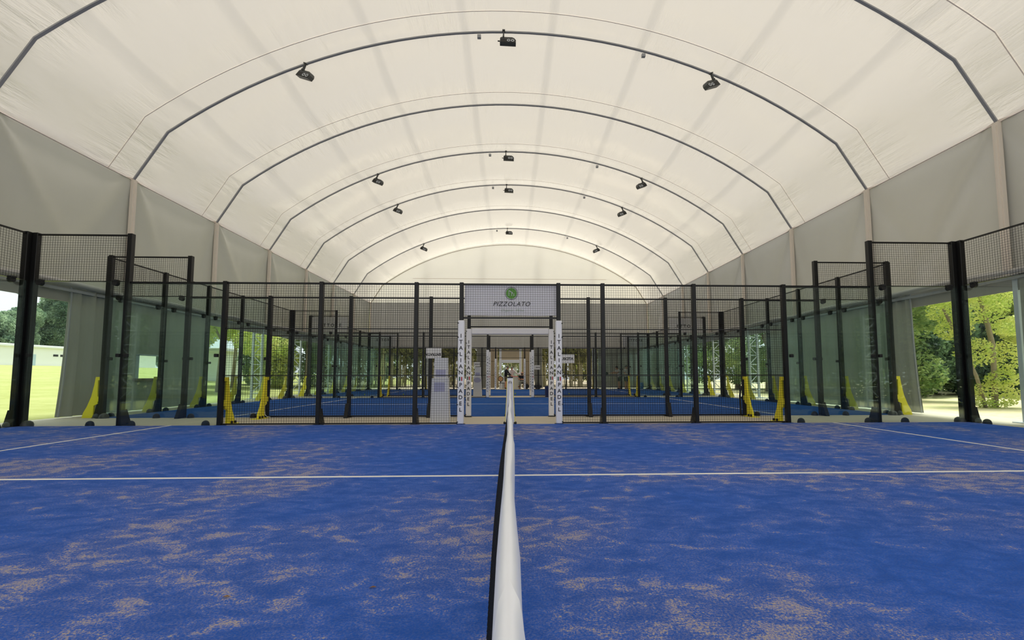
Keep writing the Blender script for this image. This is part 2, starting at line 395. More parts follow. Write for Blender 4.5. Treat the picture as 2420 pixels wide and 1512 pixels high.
# side walls: grey cloth, with slack folds, hung between eave and hem
def fold(u, w, seed):
    """slack-cloth relief for a bay; u across 0..1, w height 0..1"""
    r = random.Random(seed); s = 0
    for k in range(3):
        a = r.uniform(.5, 1.6)
        s += .06*math.exp(-((u-.0-(1-w)*a*.5)/.07)**2)*(.25+w)+.055*math.exp(-((1-u-(1-w)*a*.42)/.06)**2)*(.25+w)
    s += .02*math.sin(u*19+seed*2+w*2.3)*(1-w)+.012*math.sin(u*43+seed+w*4)*(1-w)
    return s*math.sin(math.pi*min(1, max(0, u*1.0)))**.4
ZH = 3.30
def side_wall(sx, name):
    mb = MB(); nu, nw = 36, 16
    for i in range(-4, 7):
        y0 = yrib(i); vs = []
        for a in range(nu+1):
            for c in range(nw+1):
                u, w = a/nu, c/nw; vs.append((sx*(XF+.05-fold(u, w, i*3+(sx > 0))), y0+RIBS*u, ZH+(ZF-ZH)*w))
        mb.add(vs, [(a*(nw+1)+c, (a+1)*(nw+1)+c, (a+1)*(nw+1)+c+1, a*(nw+1)+c+1) for a in range(nu) for c in range(nw)])
    o = struct(mb.build(name, M['wallcloth'], smooth=True), 'grey cloth side wall hanging under the eave')
    h = MB(); pts = []
    for i in range(-4, 7):
        for a in range(7): pts.append((sx*(XF-.03), yrib(i)+RIBS*a/7, ZH-.03+.05*math.sin(math.pi*a/7)-.02))
    h.tube(pts, .075, 10); h.build('hem_roll', M['hem'], o, smooth=True)
    h = MB(); h.box(min(sx*(XF-.02), sx*(XF+.06)), max(sx*(XF-.02), sx*(XF+.06)), Y_FIRST, Y_LAST, ZH-.20, ZH-.13); h.build('rail', M['rib'], o)
    h = MB(); h.box(min(sx*(XF+.10), sx*(XF+.12)), max(sx*(XF+.10), sx*(XF+.12)), Y_FIRST, Y_LAST, 2.86, ZH-.05); h.build('valance', M['wallcloth'], o)
    h = MB(); h.box(min(sx*(XF-.03), sx*(XF+.03)), max(sx*(XF-.03), sx*(XF+.03)), Y_FIRST, Y_LAST, ZF-.03, ZF+.03); h.build('eave_rail', M['seam'], o)
    for i in range(-3, 8):
        h = MB(); y = yrib(i); h.box(min(sx*(XF-.09), sx*XF), max(sx*(XF-.09), sx*XF), y-.065, y+.065, ZH-.1, ZF-.02)
        h.box(min(sx*(XF-.10), sx*(XF-.09)), max(sx*(XF-.10), sx*(XF-.09)), y-.03, y+.03, ZH, ZF-.1)
        h.build('post_profile', M['postwhite'], o)
    return o
side_wall(-1, 'wall_left'); side_wall(1, 'wall_right')
# cloth band across the far end under the gable
mb = MB(); nu = 90
mb.add([(-XF+2*XF*a/nu, Y_LAST-.02+.03*math.sin(a*1.9), z) for a in range(nu+1) for z in (3.15, ZF)], [(2*a, 2*a+2, 2*a+3, 2*a+1) for a in range(nu)])
o = struct(mb.build('wall_far', M['wallcloth'], smooth=True), 'grey cloth band under the far gable')
h = MB(); h.tube([(-XF, Y_LAST-.08, 3.15), (XF, Y_LAST-.08, 3.15)], .06, 8); h.build('hem_roll', M['rib'], o)

# lattice columns outside the cloth
SIDE = {-1: 'left', 1: 'right'}
ORD = ['nearest', 'second', 'third', 'fourth', 'fifth', 'sixth', 'seventh', 'eighth']
def lattice(sx, i):
    y = yrib(i); x0, x1 = sx*10.98, sx*11.38
    t = thing('lattice_column', (sx*11.18, y, 0), 'white steel lattice column outside the %s cloth wall, %s one from the viewer' % (SIDE[sx], ORD[i+1]), 'column', 'lattice columns along the %s wall' % SIDE[sx])
    for x in (x0, x1):
        b = MB(); b.cbox(x-.035, x+.035, y-.05, y+.05, 0, 6.6, .006); b.build('chord', M['white_metal'], t)
    b = MB(); z = .25; k = 0
    while z < 6.2:
        a, c = (x0, x1) if k % 2 else (x1, x0)
        b.tube([(a, y, z), (c, y, z+.42)], .018, 6); b.tube([(x0, y, z), (x1, y, z)], .016, 6); z += .42; k += 1
    b.build('lacing', M['white_metal'], t)
    b = MB(); b.cbox(sx*11.18-.32, sx*11.18+.32, y-.18, y+.18, 0, .025, .004); b.build('base_plate', M['white_metal'], t)
for sx in (-1, 1):
    for i in range(-1, 7): lattice(sx, i)

# curtains closing some of the bays
def curtain(name, sx, y0, y1, label, amp=.05, nf=5, seed=1, flare=0, m='curtain', zt=3.22, edge=None, hole=None):
    r = random.Random(seed); mb = MB(); nu = max(24, nf*10); nz = 14; ph = [r.uniform(0, 6.28) for _ in range(4)]
    t = thing(name, (sx*(XF+.02), (y0+y1)/2, 0), label, 'curtain', 'grey side curtains')
    vs = []
    for a in range(nu+1):
        for c in range(nz+1):
            u, w = a/nu, c/nz; y = y0+(y1-y0)*u
            d = amp*(math.sin(u*nf*6.283+ph[0]+.6*w)+.5*math.sin(u*nf*14.1+ph[1]-w)+.3*math.sin(u*3.1+ph[2]))
            if flare: y += (-flare if u < .5 else 0)*(1-u*2 if u < .5 else 0)*(1-w)**2.5
            vs.append((sx*(XF+.03+d*(.55+.45*(1-w))), y, .03+(zt-.03)*w))
    fs = []
    for a in range(nu):
        for c in range(nz):
            if hole:
                yc = y0+(y1-y0)*(a+.5)/nu; zc = .03+(zt-.03)*(c+.5)/nz
                if hole[0] < yc < hole[1] and hole[2] < zc < hole[3]: continue
            fs.append((a*(nz+1)+c, (a+1)*(nz+1)+c, (a+1)*(nz+1)+c+1, a*(nz+1)+c+1))
    mb.add(vs, fs); mb.build('cloth', M[m], t, smooth=True)
    if edge is not None:
        b = MB(); b.tube([(sx*(XF+.02), edge-flare*(1-w)**2.5, .03+(zt-.03)*w) for w in [k/10 for k in range(11)]], .022, 6); b.build('edge_rope', M['rib'], t)
    return t
curtain('side_curtain', -1, 1.86, 3.55, 'grey curtain drawn back beside the left lawn opening, with pale folds', .07, 4, 3, .12, edge=1.86)
tw = curtain('side_curtain', -1, 3.55, 7.05, 'grey curtain with a window cut-out, behind left glass of middle court', .03, 6, 5, hole=(4.0, 4.85, .95, 1.62))
b = MB(); b.box(-XF-.1, -XF+.06, 3.9, 4.95, .88, .95); o = b.build('window_sill', M['sill'], tw); o['label'] = 'brown sill under the cut-out'
b = MB()
for y in (3.98, 4.84): b.box(-XF-.04, -XF+.03, y-.02, y+.02, .95, 1.64)
b.box(-XF-.04, -XF+.03, 3.96, 4.86, 1.62, 1.66); b.build('window_frame', M['frame_white'], tw)
curtain('side_curtain', 1, 2.2, 3.55, 'grey curtain flaring at its foot beside the right garden opening', .05, 4, 8, .13, edge=2.2)
curtain('side_curtain', 1, 3.55, 7.1, 'long grey curtain closing the bay behind right glass of middle court', .035, 6, 9)
curtain('side_curtain', 1, 7.1, 9.3, 'grey curtain beside the third lattice column on the right', .05, 4, 10)
curtain('side_curtain', -1, -3.3, -1.0, 'grey curtain at the left edge of the view, before the lawn opening', .05, 4, 31)
for sx in (-1, 1): curtain('side_curtain', sx, -15.2, -4.5, 'long grey curtain behind the viewer on the %s' % SIDE[sx], .05, 12, 33+sx)
curtain('side_curtain', 1, -1.0, -.48, 'grey curtain gathered at the right edge of the view', .05, 2, 37)
for sx, y0, y1 in ((-1, 18.4, 22.0), (-1, 22.0, 25.7), (1, 18.4, 22.0), (1, 22.0, 25.7)):
    curtain('side_curtain', sx, y0, y1, 'grey curtain closing a far bay on the %s, %s far court' % (SIDE[sx], 'beside the middle of the' if y0 < 20 else 'at the end of the'), .05, 6, int(y0)+sx)
def end_curtain(x0, x1, label, m, seed, amp=.05, nf=4, z1=3.12):
    r = random.Random(seed); t = thing('end_curtain', ((x0+x1)/2, Y_LAST-.1, 0), label, 'curtain', 'curtains at the far end')
    mb = MB(); nu = nf*10; nz = 8; p = r.uniform(0, 6)
    vs = [(x0+(x1-x0)*a/nu+.05*math.sin(c*.8+p)*(1-c/nz), Y_LAST-.1+amp*(math.sin(a/10*6.283+p)+.4*math.sin(a*1.7+c*.3)), .03+(z1-.03)*c/nz) for a in range(nu+1) for c in range(nz+1)]
    mb.add(vs, [(a*(nz+1)+c, (a+1)*(nz+1)+c, (a+1)*(nz+1)+c+1, a*(nz+1)+c+1) for a in range(nu) for c in range(nz)]); mb.build('cloth', M[m], t, smooth=True)
end_curtain(-1.75, -.95, 'tan curtain tied back left of the far doorway', 'tan_curtain', 1)
end_curtain(.95, 1.75, 'tan curtain tied back right of the far doorway', 'tan_curtain', 2)
end_curtain(-2.6, -1.85, 'grey curtain bunched left of the tan doorway curtain', 'curtain', 3)
end_curtain(1.85, 2.5, 'grey curtain bunched right of the tan doorway curtain', 'curtain', 4)
end_curtain(6.8, 10.8, 'wide grey curtain across the right of the far end behind the players', 'curtain', 5, .06, 9)
# far doorway
t = thing('doorway', (0, Y_LAST, 0), 'white framed glazed doorway in the middle of the far end', 'door')
b = MB()
for x in (-.76, .80): b.cbox(x-.09, x+.09, Y_LAST+.02, Y_LAST+.14, 0, 3.1, .01)
b.cbox(-.67, .71, Y_LAST+.03, Y_LAST+.12, 1.98, 2.22, .01); b.cbox(-.67, .71, Y_LAST+.03, Y_LAST+.12, 0, .9, .01)
b.build('frame', M['frame_white'], t)
b = MB(); b.box(-.67, .71, Y_LAST+.05, Y_LAST+.10, 2.22, 3.0); b.build('header_panel', M['tan_curtain'], t)
b = MB(); b.box(-.67, .71, Y_LAST+.06, Y_LAST+.07, .9, 1.98); b.build('glass_pane', M['glass'], t)

# ------------------------------------------------------------------ floor, turf and lines
Y_A, Y_B, Y_C, Y_D, Y_E = 0.0, 1.815, 11.47, 13.306, 23.003
b = MB(); b.box(-11.15, 11.95, -17, 27.5, -.2, 0); struct(b.build('floor', M['concrete']), 'pale concrete slab around the courts')
def turf(y0, y1, m, label, center, serve=True):
    t = thing('artificial_turf', (0, (y0+y1)/2, 0), label, 'court surface', 'blue courts')
    b = MB(); b.box(-9.955, 9.955, y0, y1, 0, .012); b.build('carpet', m, t)
    def ln(x0, x1, a, c):
        q = MB(); q.box(x0, x1, a, c, .012, .0145); o = q.build('line', M['line'], t); o['label'] = 'white court line'
    ln(-6.95, 6.95, center-.025, center+.025)
    for s in (-1, 1): ln(min(s*6.925, s*6.975), max(s*6.925, s*6.975), y0+.05, y1-.0)
    return t
t = turf(-9.9, Y_A-.055, M['turf1'], 'sand-dressed blue artificial turf of the nearest court', -5)
# the near centre line runs on to the glass
for s in (-1, 1): b = MB(); b.box(min(s*6.975, s*10.0), max(s*6.975, s*9.95), -5.025, -4.975, .012, .0145); o = b.build('line', M['line'], t); o['label'] = 'white court line'
turf(Y_B+.055, Y_C-.055, M['turf2'], 'blue artificial turf of the middle court', (Y_B+Y_C)/2)
turf(Y_D+.055, Y_E-.055, M['turf2'], 'blue artificial turf of the farthest court', (Y_D+Y_E)/2)

# ------------------------------------------------------------------ court fences
WIRE = .0037
_PM = {}
def wire_mesh(w, h, along='x'):
    key = (round(w, 3), round(h, 3), along)
    if key in _PM: return _PM[key]
    mb = MB(); q = WIRE/2
    def bar(a0, a1, z0, z1, d0, d1):
        if along == 'x': mb.box(a0, a1, d0, d1, z0, z1)
        else: mb.box(d0, d1, a0, a1, z0, z1)
    nx = max(1, round(w/.0508)); nz = max(1, round(h/.0508))
    for i in range(nx+1): a = w*i/nx; bar(a-q, a+q, 0, h, -q, q)
    for i in range(nz+1): z = h*i/nz; bar(0, w, z-q, z+q, q, 3*q)
    me = mb.mesh('mesh_panel', M['wire']); _PM[key] = me; return me
BRACE = [(.03, 1.0), (.12, 1.0), (.145, .8), (.20, .52), (.29, .27), (.37, .12), (.40, 0), (.13, 0), (.13, .30), (.04, .34), (.04, .40), (-.015, .40), (-.015, .52), (.05, .52), (.06, .92), (-.02, .92), (-.02, 1.0)]
GUS = [(0, .34), (.05, .34), (.17, .04), (.19, 0), (0, 0)]
def clamp_part(kind, x, y, z, dx, dy, parent):
    b = MB()
    if kind == 'foot':
        b.lathe([(.075, 0), (.075, .03), (.062, .075), (.035, .10), (0, .108)], (x, y, .0), 14)
        b.lathe([(0, .055), (.028, .05)], (x, y, .055), 8)
    elif kind == 'top':
        m = Matrix.Translation((x, y, z)) @ Matrix.Rotation(R(90), 4, 'X' if dx else 'Y')
        bm = bmesh.new(); bmesh.ops.create_cone(bm, cap_ends=True, segments=16, radius1=.062, radius2=.055, depth=.07); b.bm(bm, m)
        b.cbox(x-.05, x+.05, y-.05, y+.05, z+.03, z+.07, .006)
    else:
        b.cbox(x-.035, x+.035, y-.035, y+.035, z-.035, z+.035, .008)
    return b.build('glass_clamp', M['dark'], parent, smooth='angle')
def pane(b0, b1, z0, z1, const, axis, parent):
    b = MB()
    if axis == 'x': b.box(b0, b1, const-.006, const+.006, z0, z1)
    else: b.box(const-.006, const+.006, b0, b1, z0, z1)
    b.build('glass_pane', M['glass'], parent)
def fence(y, out, label, name='court_fence'):
    t = thing(name, (0, y, 0), label, 'fence', 'court side fences')
    xs = [-10, -8, -6, -4, -2, -1.04, 1.04, 2, 4, 6, 8, 10]
    for x in xs:
        hi = 4.0 if abs(x) >= 8 else 3.0; hw = .05 if abs(x) >= 8 else .042
        b = MB(); xc = x-.08*(1 if x > 0 else -1) if abs(x) == 10 else x
        b.cbox(xc-hw, xc+hw, y-.05, y+.05, 0, hi+.02, .006)
        p = b.build('post', M['black'], t)
        b = MB(); b.cbox(xc-.09, xc+.09, y-.09 if out < 0 else y-.05, y+.09 if out > 0 else y+.05, 0, .014, .003); b.build('base_plate', M['black'], p)
        if abs(x) == 6:
            b = MB(); b.prism(BRACE, lambda d, z, tt: (x+tt, y+out*(.05+d), z), -.05 if x > 0 else .0, .0 if x > 0 else .05)
            b.box(x-.10, x+.10, y+out*.1 if out > 0 else y-.52, y+.52 if out > 0 else y-.1, 0, .012)
            o = b.build('brace', M['yellow'], t); o['label'] = 'yellow steel brace fin'
            for d in (.32, .2): q = MB(); q.lathe([(.022, 0), (.022, .05), (0, .06)], (x+(.07 if x < 0 else -.07), y+out*(.1+d), .012), 8); q.build('bolt', M['dark'], o)
            for z in (.96, .46): q = MB(); q.box(x-.012, x+.012, y+out*.05-.012, y+out*.05+.012, z-.012, z+.012); q.build('bolt', M['dark'], o)
        elif abs(x) in (2, 4, 8):
            b = MB(); b.prism(GUS, lambda d, z, tt: (x+tt, y+out*(.05+d), z), -.045, .045); b.build('gusset', M['black'], p)
        elif abs(x) == 10:
            b = MB(); b.lathe([(.10, 0), (.10, .04), (.085, .085), (.045, .115), (0, .12)], (xc-.06*(1 if x < 0 else -1)*-1, y+out*.02, 0), 16); b.build('base_foot', M['fitting'], p, smooth='angle')
    def rail(x0, x1, z, h=.025, d=.02):
        b = MB(); b.box(x0, x1, y-d, y+d, z-h/2, z+h/2); b.build('rail', M['black'], t)
    rail(-6, 6, 2.985, .035); rail(-10, -8, 3.985, .03); rail(8, 10, 3.985, .03); rail(-10, -8, 3.0, .015); rail(8, 10, 3.0, .015)
    rail(-8, -6, 2.975, .05); rail(6, 8, 2.975, .05)
    for a, c in ((-6, -1.04), (1.04, 6)):
        for z in (.03, 1.03, 2.02): rail(a, c, z, .028 if z < .1 else .02, .015)
    rail(-1.04, 1.04, 2.26, .03)
    for a, c in zip(xs[:-1], xs[1:]):
        if a >= -6 and c <= 6:
            z0 = 2.27 if abs(a+c) < .01 else .04
            link_mesh('mesh_panel', wire_mesh(c-a-.08, 2.97-z0), (a+.04, y-.008*out, z0), t)
        elif abs(a+c) == 18:
            link_mesh('mesh_panel', wire_mesh(c-a-.1, .96), (a+.05, y-.01, 3.01), t)
    for s in (-1, 1):
        g = y-out*.055
        pane(min(s*9.93, s*8.02), max(s*9.93, s*8.02), .02, 2.995, g, 'x', t); pane(min(s*7.98, s*6.02), max(s*7.98, s*6.02), .02, 2.955, g, 'x', t)
        for x in (8.62, 7.80, 6.3): clamp_part('foot', s*x, y+out*.02, 0, 1, 0, t)
        for x in (9.74, 8.22): clamp_part('top', s*x, g, 2.955, 1, 0, t)
        for x in (9.86, 8.08, 7.92, 6.1): clamp_part('mid', s*x, g, 1.45, 1, 0, t)
    return t
fence(Y_A, 1, 'black mesh fence along the far side of the nearest court, under the banner')
fence(Y_B, -1, 'black mesh fence along the near side of the middle court')
fence(Y_C, 1, 'black mesh fence along the far side of the middle court')
fence(Y_D, -1, 'black mesh fence along the near side of the farthest court')
fence(Y_E, 1, 'black mesh fence along the far side of the farthest court')
def back_wall(sx, y0, y1, label, full=True):
    x = sx*10.02; t = thing('glass_back_wall', (x, (y0+y1)/2, 0), label, 'glass wall', 'glass back walls')
    n = 5; ys = [y0+(y1-y0)*i/n for i in range(n+1)]
    ys[0] += .09; ys[-1] -= .09
    for k, y in enumerate(ys):
        b = MB(); b.cbox(x-.05, x+.05, y-.055, y+.055, 0, 4.02, .006); p = b.build('post', M['black'], t)
        b = MB(); b.cbox(min(x-sx*.05, x+sx*.16), max(x-sx*.05, x+sx*.16), y-.09, y+.09, 0, .014, .003); b.build('base_plate', M['black'], p)
        if k in (0, n):
            b = MB(); b.lathe([(.10, 0), (.10, .04), (.085, .085), (.045, .115), (0, .12)], (x+sx*.08, y, 0), 16); b.build('base_foot', M['fitting'], p, smooth='angle')
        if full: b = MB(); b.prism(BRACE, lambda d, z, tt: (x+sx*(.05+d), y+tt, z), -.02, .02); o = b.build('brace', M['yellow'], t); o['label'] = 'yellow steel brace fin'
        b = MB(); b.prism(GUS, lambda d, z, tt: (x+sx*(.05+d*.6), y+tt, z), -.05, .05); b.build('gusset', M['black'], p)
    for z, h in ((3.985, .03), (3.0, .015)):
        b = MB(); b.box(x-.02, x+.02, y0+.1, y1-.1, z-h/2, z+h/2); b.build('rail', M['black'], t)
    for a, c in zip(ys[:-1], ys[1:]):
        link_mesh('mesh_panel', wire_mesh(c-a-.1, .96, 'y'), (x, a+.05, 3.01), t)
        pane(a+.02, c-.02, .02, 2.995, x-sx*.058, 'y', t)
        for y in (a+.3, c-.3): clamp_part('foot', x+sx*.02, y, 0, 0, 1, t); clamp_part('top', x-sx*.058, y, 2.955, 0, 1, t)
        clamp_part('mid', x-sx*.058, a+.09, 1.45, 0, 1, t)
for sx in (-1, 1):
    back_wall(sx, -9.65, Y_A, 'tall glass and mesh back wall on the %s of the nearest court' % SIDE[sx], False)
    back_wall(sx, Y_B, Y_C, 'tall glass and mesh back wall on the %s of the middle court' % SIDE[sx])
    back_wall(sx, Y_D, Y_E, 'tall glass and mesh back wall on the %s of the farthest court' % SIDE[sx])

# ------------------------------------------------------------------ gate post pads with lettering
def letter_col(t, x, y, m='letter', size=.115):
    seq = 'ITALIAN|PADEL'
    for k, ch in enumerate(seq):
        z = 1.865-.1295*k
        if ch == '|':
            for dx, mm in ((-.022, 'flag_green'), (.022, 'flag_red')):
                b = MB(); b.box(x+dx-.013, x+dx+.013, y-.004, y, z-.042, z+.042); b.build('flag_stripe', M[mm], t)
        else: put_text('letter', ch, size, M[m], (x, y-.002, z), t, bold=.002)
COURT = {'A': 'near face of the first fence', 'B': 'second fence', 'C': 'third fence', 'D': 'fourth fence', 'E': 'last fence'}
def pad(f, y, s):
    xc = s*1.04; side = SIDE[s]
    t = thing('post_pad', (xc, y, 0), 'white sleeve with vertical lettering, %s gate post of the %s' % (side, COURT[f]), 'post pad', 'white gate post pads')
    b = MB(); x0, x1 = xc-.066, xc+.066
    b.cbox(x0, x1, y-.072, y+.062, .02, 2.2, .012); b.build('sleeve', M['pad'], t)
    letter_col(t, xc, y-.072)
    for z in (.06, .42, .78, 1.14, 1.5, 1.84, 2.14):
        b = MB(); xx = x0 if s < 0 else x1; b.box(xx-.012, xx+.02 if s < 0 else xx+.012, y-.084, y-.05, z-.008, z+.008); b.build('fastener', M['dark'], t)
for f, y in zip('ABCDE', (Y_A, Y_B, Y_C, Y_D, Y_E)):
    for s in (-1, 1): pad(f, y, s)
b = MB(); b.cbox(-.97, .97, Y_B-.07, Y_B+.06, 2.07, 2.215, .012)
tag(b.build('lintel_pad', M['pad']), 'white padded bar across the gate top of the second fence', 'pad')

# ------------------------------------------------------------------ banner and signs
t = thing('banner', (.02, Y_A+.05, 2.3), 'white sponsor banner with green round logo above the first gate', 'banner')
b = MB()
nx = 20; vs = []
for a in range(nx+1):
    for c in range(5): vs.append((-.985+2.0*a/nx, Y_A+.045+.006*math.sin(a*.9+c), 2.315+.66*c/4+.006*math.sin(a*.7)*(c == 0)))
b.add(vs, [(a*5+c, (a+1)*5+c, (a+1)*5+c+1, a*5+c+1) for a in range(nx) for c in range(4)])
b.build('cloth', M['banner'], t, smooth=True)
yb = Y_A+.032
def disc(r0, r1, c, m, name, y):
    b = MB(); n = 32; vs = []
    for r in (r0, r1): vs += [(c[0]+r*math.cos(2*math.pi*j/n), y, c[1]+r*math.sin(2*math.pi*j/n)) for j in range(n)]
    if r0 == 0: b.add(vs[n:], [tuple(range(n))])
    else: b.add(vs, [(j, (j+1) % n, n+(j+1) % n, n+j) for j in range(n)])
    b.build(name, M[m], t)
disc(0, .118, (.025, 2.80), 'logo_green', 'logo_disc', yb+.002); disc(.118, .130, (.025, 2.80), 'banner', 'logo_ring', yb+.001); disc(.130, .140, (.025, 2.80), 'letter', 'logo_ring', yb)
b = MB()
for poly in ([(-.06, -.05), (-.045, -.05), (-.045, .06), (-.06, .075)], [(-.06, .075), (-.045, .05), (.03, -.01), (.03, .02)], [(.0, -.055), (.014, -.055), (.014, .0), (.0, .01)], [(.045, -.055), (.06, -.055), (.06, .0), (.045, .0)]):
    b.add([(.025+x, yb-.001, 2.80+z) for x, z in poly], [tuple(range(len(poly)))])
b.build('logo_mark', M['banner'], t)
put_text('lettering', 'PIZZOLATO', .135, M['letter'], (.025, yb, 2.565), t, shear=.28, space=1.12)
put_text('lettering', 'Organic  Wine', .075, M['pale_green_print'], (.04, yb, 2.43), t, shear=.45, space=1.1)
b = MB()
for x in (-.95, -.5, .0, .5, .98): b.lathe([(.012, 0), (.006, .004)], (x, yb, 2.335), 8)
b.build('eyelet', M['rib'], t)
def sign(loc, w, h, body, flip, label, size):
    t = thing('paper_sign', loc, label, 'sign', 'paper gate signs')
    x, y, z = loc
    b = MB(); b.box(x-w/2, x+w/2, y, y+.006, z-h/2, z+h/2); b.build('sheet', M['paper'], t)
    o = link_mesh('lettering', text_mesh(body, size, M['letter'], bold=.003), (x+(-.01 if flip else .03), y-.002, z-h*.12 if flip else z), t)
    if flip: o.rotation_euler = (0, R(180), 0)
sign((-1.91, Y_B-.075, 1.585), .38, .26, 'ENTRATA', True, 'white paper sign reading ENTRATA, hung upside down on the second fence', .085)
sign((1.41, Y_B-.075, 1.445), .42, .22, 'USCITA', False, 'white paper sign reading USCITA, right of gate in the second fence', .09)
sign((-1.66, Y_D-.075, 1.58), .30, .22, 'ENTRATA', False, 'small white paper sign left of gate in the fourth fence', .06)
sign((1.36, Y_D-.075, 1.42), .30, .22, 'USCITA', False, 'small white paper sign right of gate in the fourth fence', .06)
for f, y in (('fourth', Y_D), ('last', Y_E)):
    for s in (-1, 1):
        xc = s*9.0; t = thing('mesh_banner', (xc, y, 3.05), 'pale grey lettered banner high in the %s corner of the %s fence' % (SIDE[s], f), 'banner', 'lettered corner banners')
        b = MB(); b.box(xc-.88, xc+.88, y-.036, y-.030, 3.08, 3.92); b.build('cloth', M['banner_grey'], t)
        put_text('lettering', '.ETTORE', .22, M['letter'], (xc, y-.040, 3.52), t, space=1.45, bold=.004)

# ------------------------------------------------------------------ nets
def net(y0, y1, label, posts=(True, True), sag=.035, lean=.0, band_r=.0085):
    t = thing('padel_net', (0, (y0+y1)/2, 0), label, 'net', 'court nets'); L = y1-y0
    top = lambda y: .915-sag*4*((y-y0)/L)*(1-(y-y0)/L)
    # white band: vinyl folded over the cable
    b = MB(); ny = 130; prof = [(-1, -.055), (-1.0, -.028), (-.98, -.008), (-.62, .004), (0, .008), (.62, .004), (.98, -.008), (1, -.028), (1.0, -.055)]; vs = []
    rnd = random.Random(4); off = [rnd.uniform(-1, 1) for _ in range(ny+1)]
    for i in range(ny+1):
        y = y0+L*i/ny; k = .0015*off[i]
        w = band_r*(1+.10*math.sin(i*.8)+.08*off[i])
        for px, pz in prof: vs.append((px*w+.0012*math.sin(i*.37)+k*.4, y, top(y)+pz+(k if pz > -.01 else k*3)))
    m = len(prof); b.add(vs, [(i*m+j, i*m+j+1, (i+1)*m+j+1, (i+1)*m+j) for i in range(ny) for j in range(m-1)])
    b.build('band', M['band'], t, smooth=True)
    if lean:
        b = MB(); vs = []; nf = 26; ye = -9.50
        for i in range(nf+1):
            y = y0+(ye-y0)*i/nf; k = (i/nf); w = band_r*(1.16 if i < nf-1 else 1.08)
            for j, (px, pz) in enumerate(prof):
                yy = y-(abs(px)**2*.05 if i == nf else abs(px)**2*.05*max(0, (k-.8)/.2))
                vs.append((px*w+.0012*math.sin(i*.5)*(px > 0), yy, top(y)+pz*1.05+.0022))
        b.add(vs, [(i*m+j, i*m+j+1, (i+1)*m+j+1, (i+1)*m+j) for i in range(nf) for j in range(m-1)])
        b.build('band_flap', M['band'], t, smooth=True)
    # knotted mesh
    b = MB(); q = .0016
    def X(y, z): f = max(0, math.sin(math.pi*(y-y0)/L))**.6*lean; return -f*max(0, 1-z/.86)**1.2
    nv = int(L/.045); nh = 19
    for i in range(nv+1):
        y = y0+L*i/nv; zt = top(y)-.05; P = [(X(y, zt*c/6), y, .03+(zt-.03)*c/6) for c in range(7)]
        vs = []
        for p in P: vs += [(p[0]-q, p[1]-q, p[2]), (p[0]+q, p[1]-q, p[2]), (p[0]+q, p[1]+q, p[2]), (p[0]-q, p[1]+q, p[2])]
        b.add(vs, [(c*4+j, c*4+(j+1) % 4, c*4+4+(j+1) % 4, c*4+4+j) for c in range(6) for j in range(4)])
    for h in range(nh+1):
        vs = []; ns = 40
        for i in range(ns+1):
            y = y0+L*i/ns; z = .03+(top(y)-.08)*h/nh; x = X(y, z)
            vs += [(x-q, y, z-q), (x+q, y, z-q), (x+q, y, z+q), (x-q, y, z+q)]
        b.add(vs, [(i*4+j, i*4+(j+1) % 4, i*4+4+(j+1) % 4, i*4+4+j) for i in range(ns) for j in range(4)])
    b.build('netting', M['wire'], t)
    for y, on in zip((y0, y1), posts):
        if not on: continue
        b = MB(); P = [(-.10, .02), (-.085, .3), (-.07, .6), (-.062, .985), (.062, .985), (.07, .6), (.085, .3), (.10, .02)]
        s = .05 if y == y1 else -.05
        b.prism(P, lambda a, z, tt: (a, y+tt, z), s, s+.05); p = b.build('post_pad', M['pad'], t)
        b = MB()
        for sg in (-1, 1):
            b.prism([(sg*.10, .02), (sg*.085, .3), (sg*.07, .6), (sg*.063, .96), (sg*.071, .96), (sg*.08, .6), (sg*.096, .3), (sg*.112, .02)], lambda a, z, tt: (a, y+tt, z), s+.005, s+.04)
        b.build('edge_trim', M['yellow'], p)
        b = MB(); b.box(-.06, .06, y+s-.005, y+s+.055, .975, .998); b.build('cap', M['dark'], p)
        b = MB()
        for sg in (-1, 1): b.cbox(sg*.11-.03, sg*.11+.03, y+s-.06, y+s+.10, 0.012, .05, .01)
        b.build('foot', M['dark'], p)
        b = MB(); b.tube([(-.022, y+s-.012, .86), (-.018, y+s-.012, .90), (0, y+s-.012, .918), (.018, y+s-.012, .90), (.022, y+s-.012, .86)], .006, 6); b.build('hook', M['dark'], p)
    return t
net(-10.2, -.05, 'black net with white top band of the nearest court', (True, True), .035, .115)
net(Y_B+.15, Y_C-.15, 'net with white band across the middle court', (True, True))
net(Y_D+.15, Y_E-.15, 'net with white band across the farthest court', (True, True))

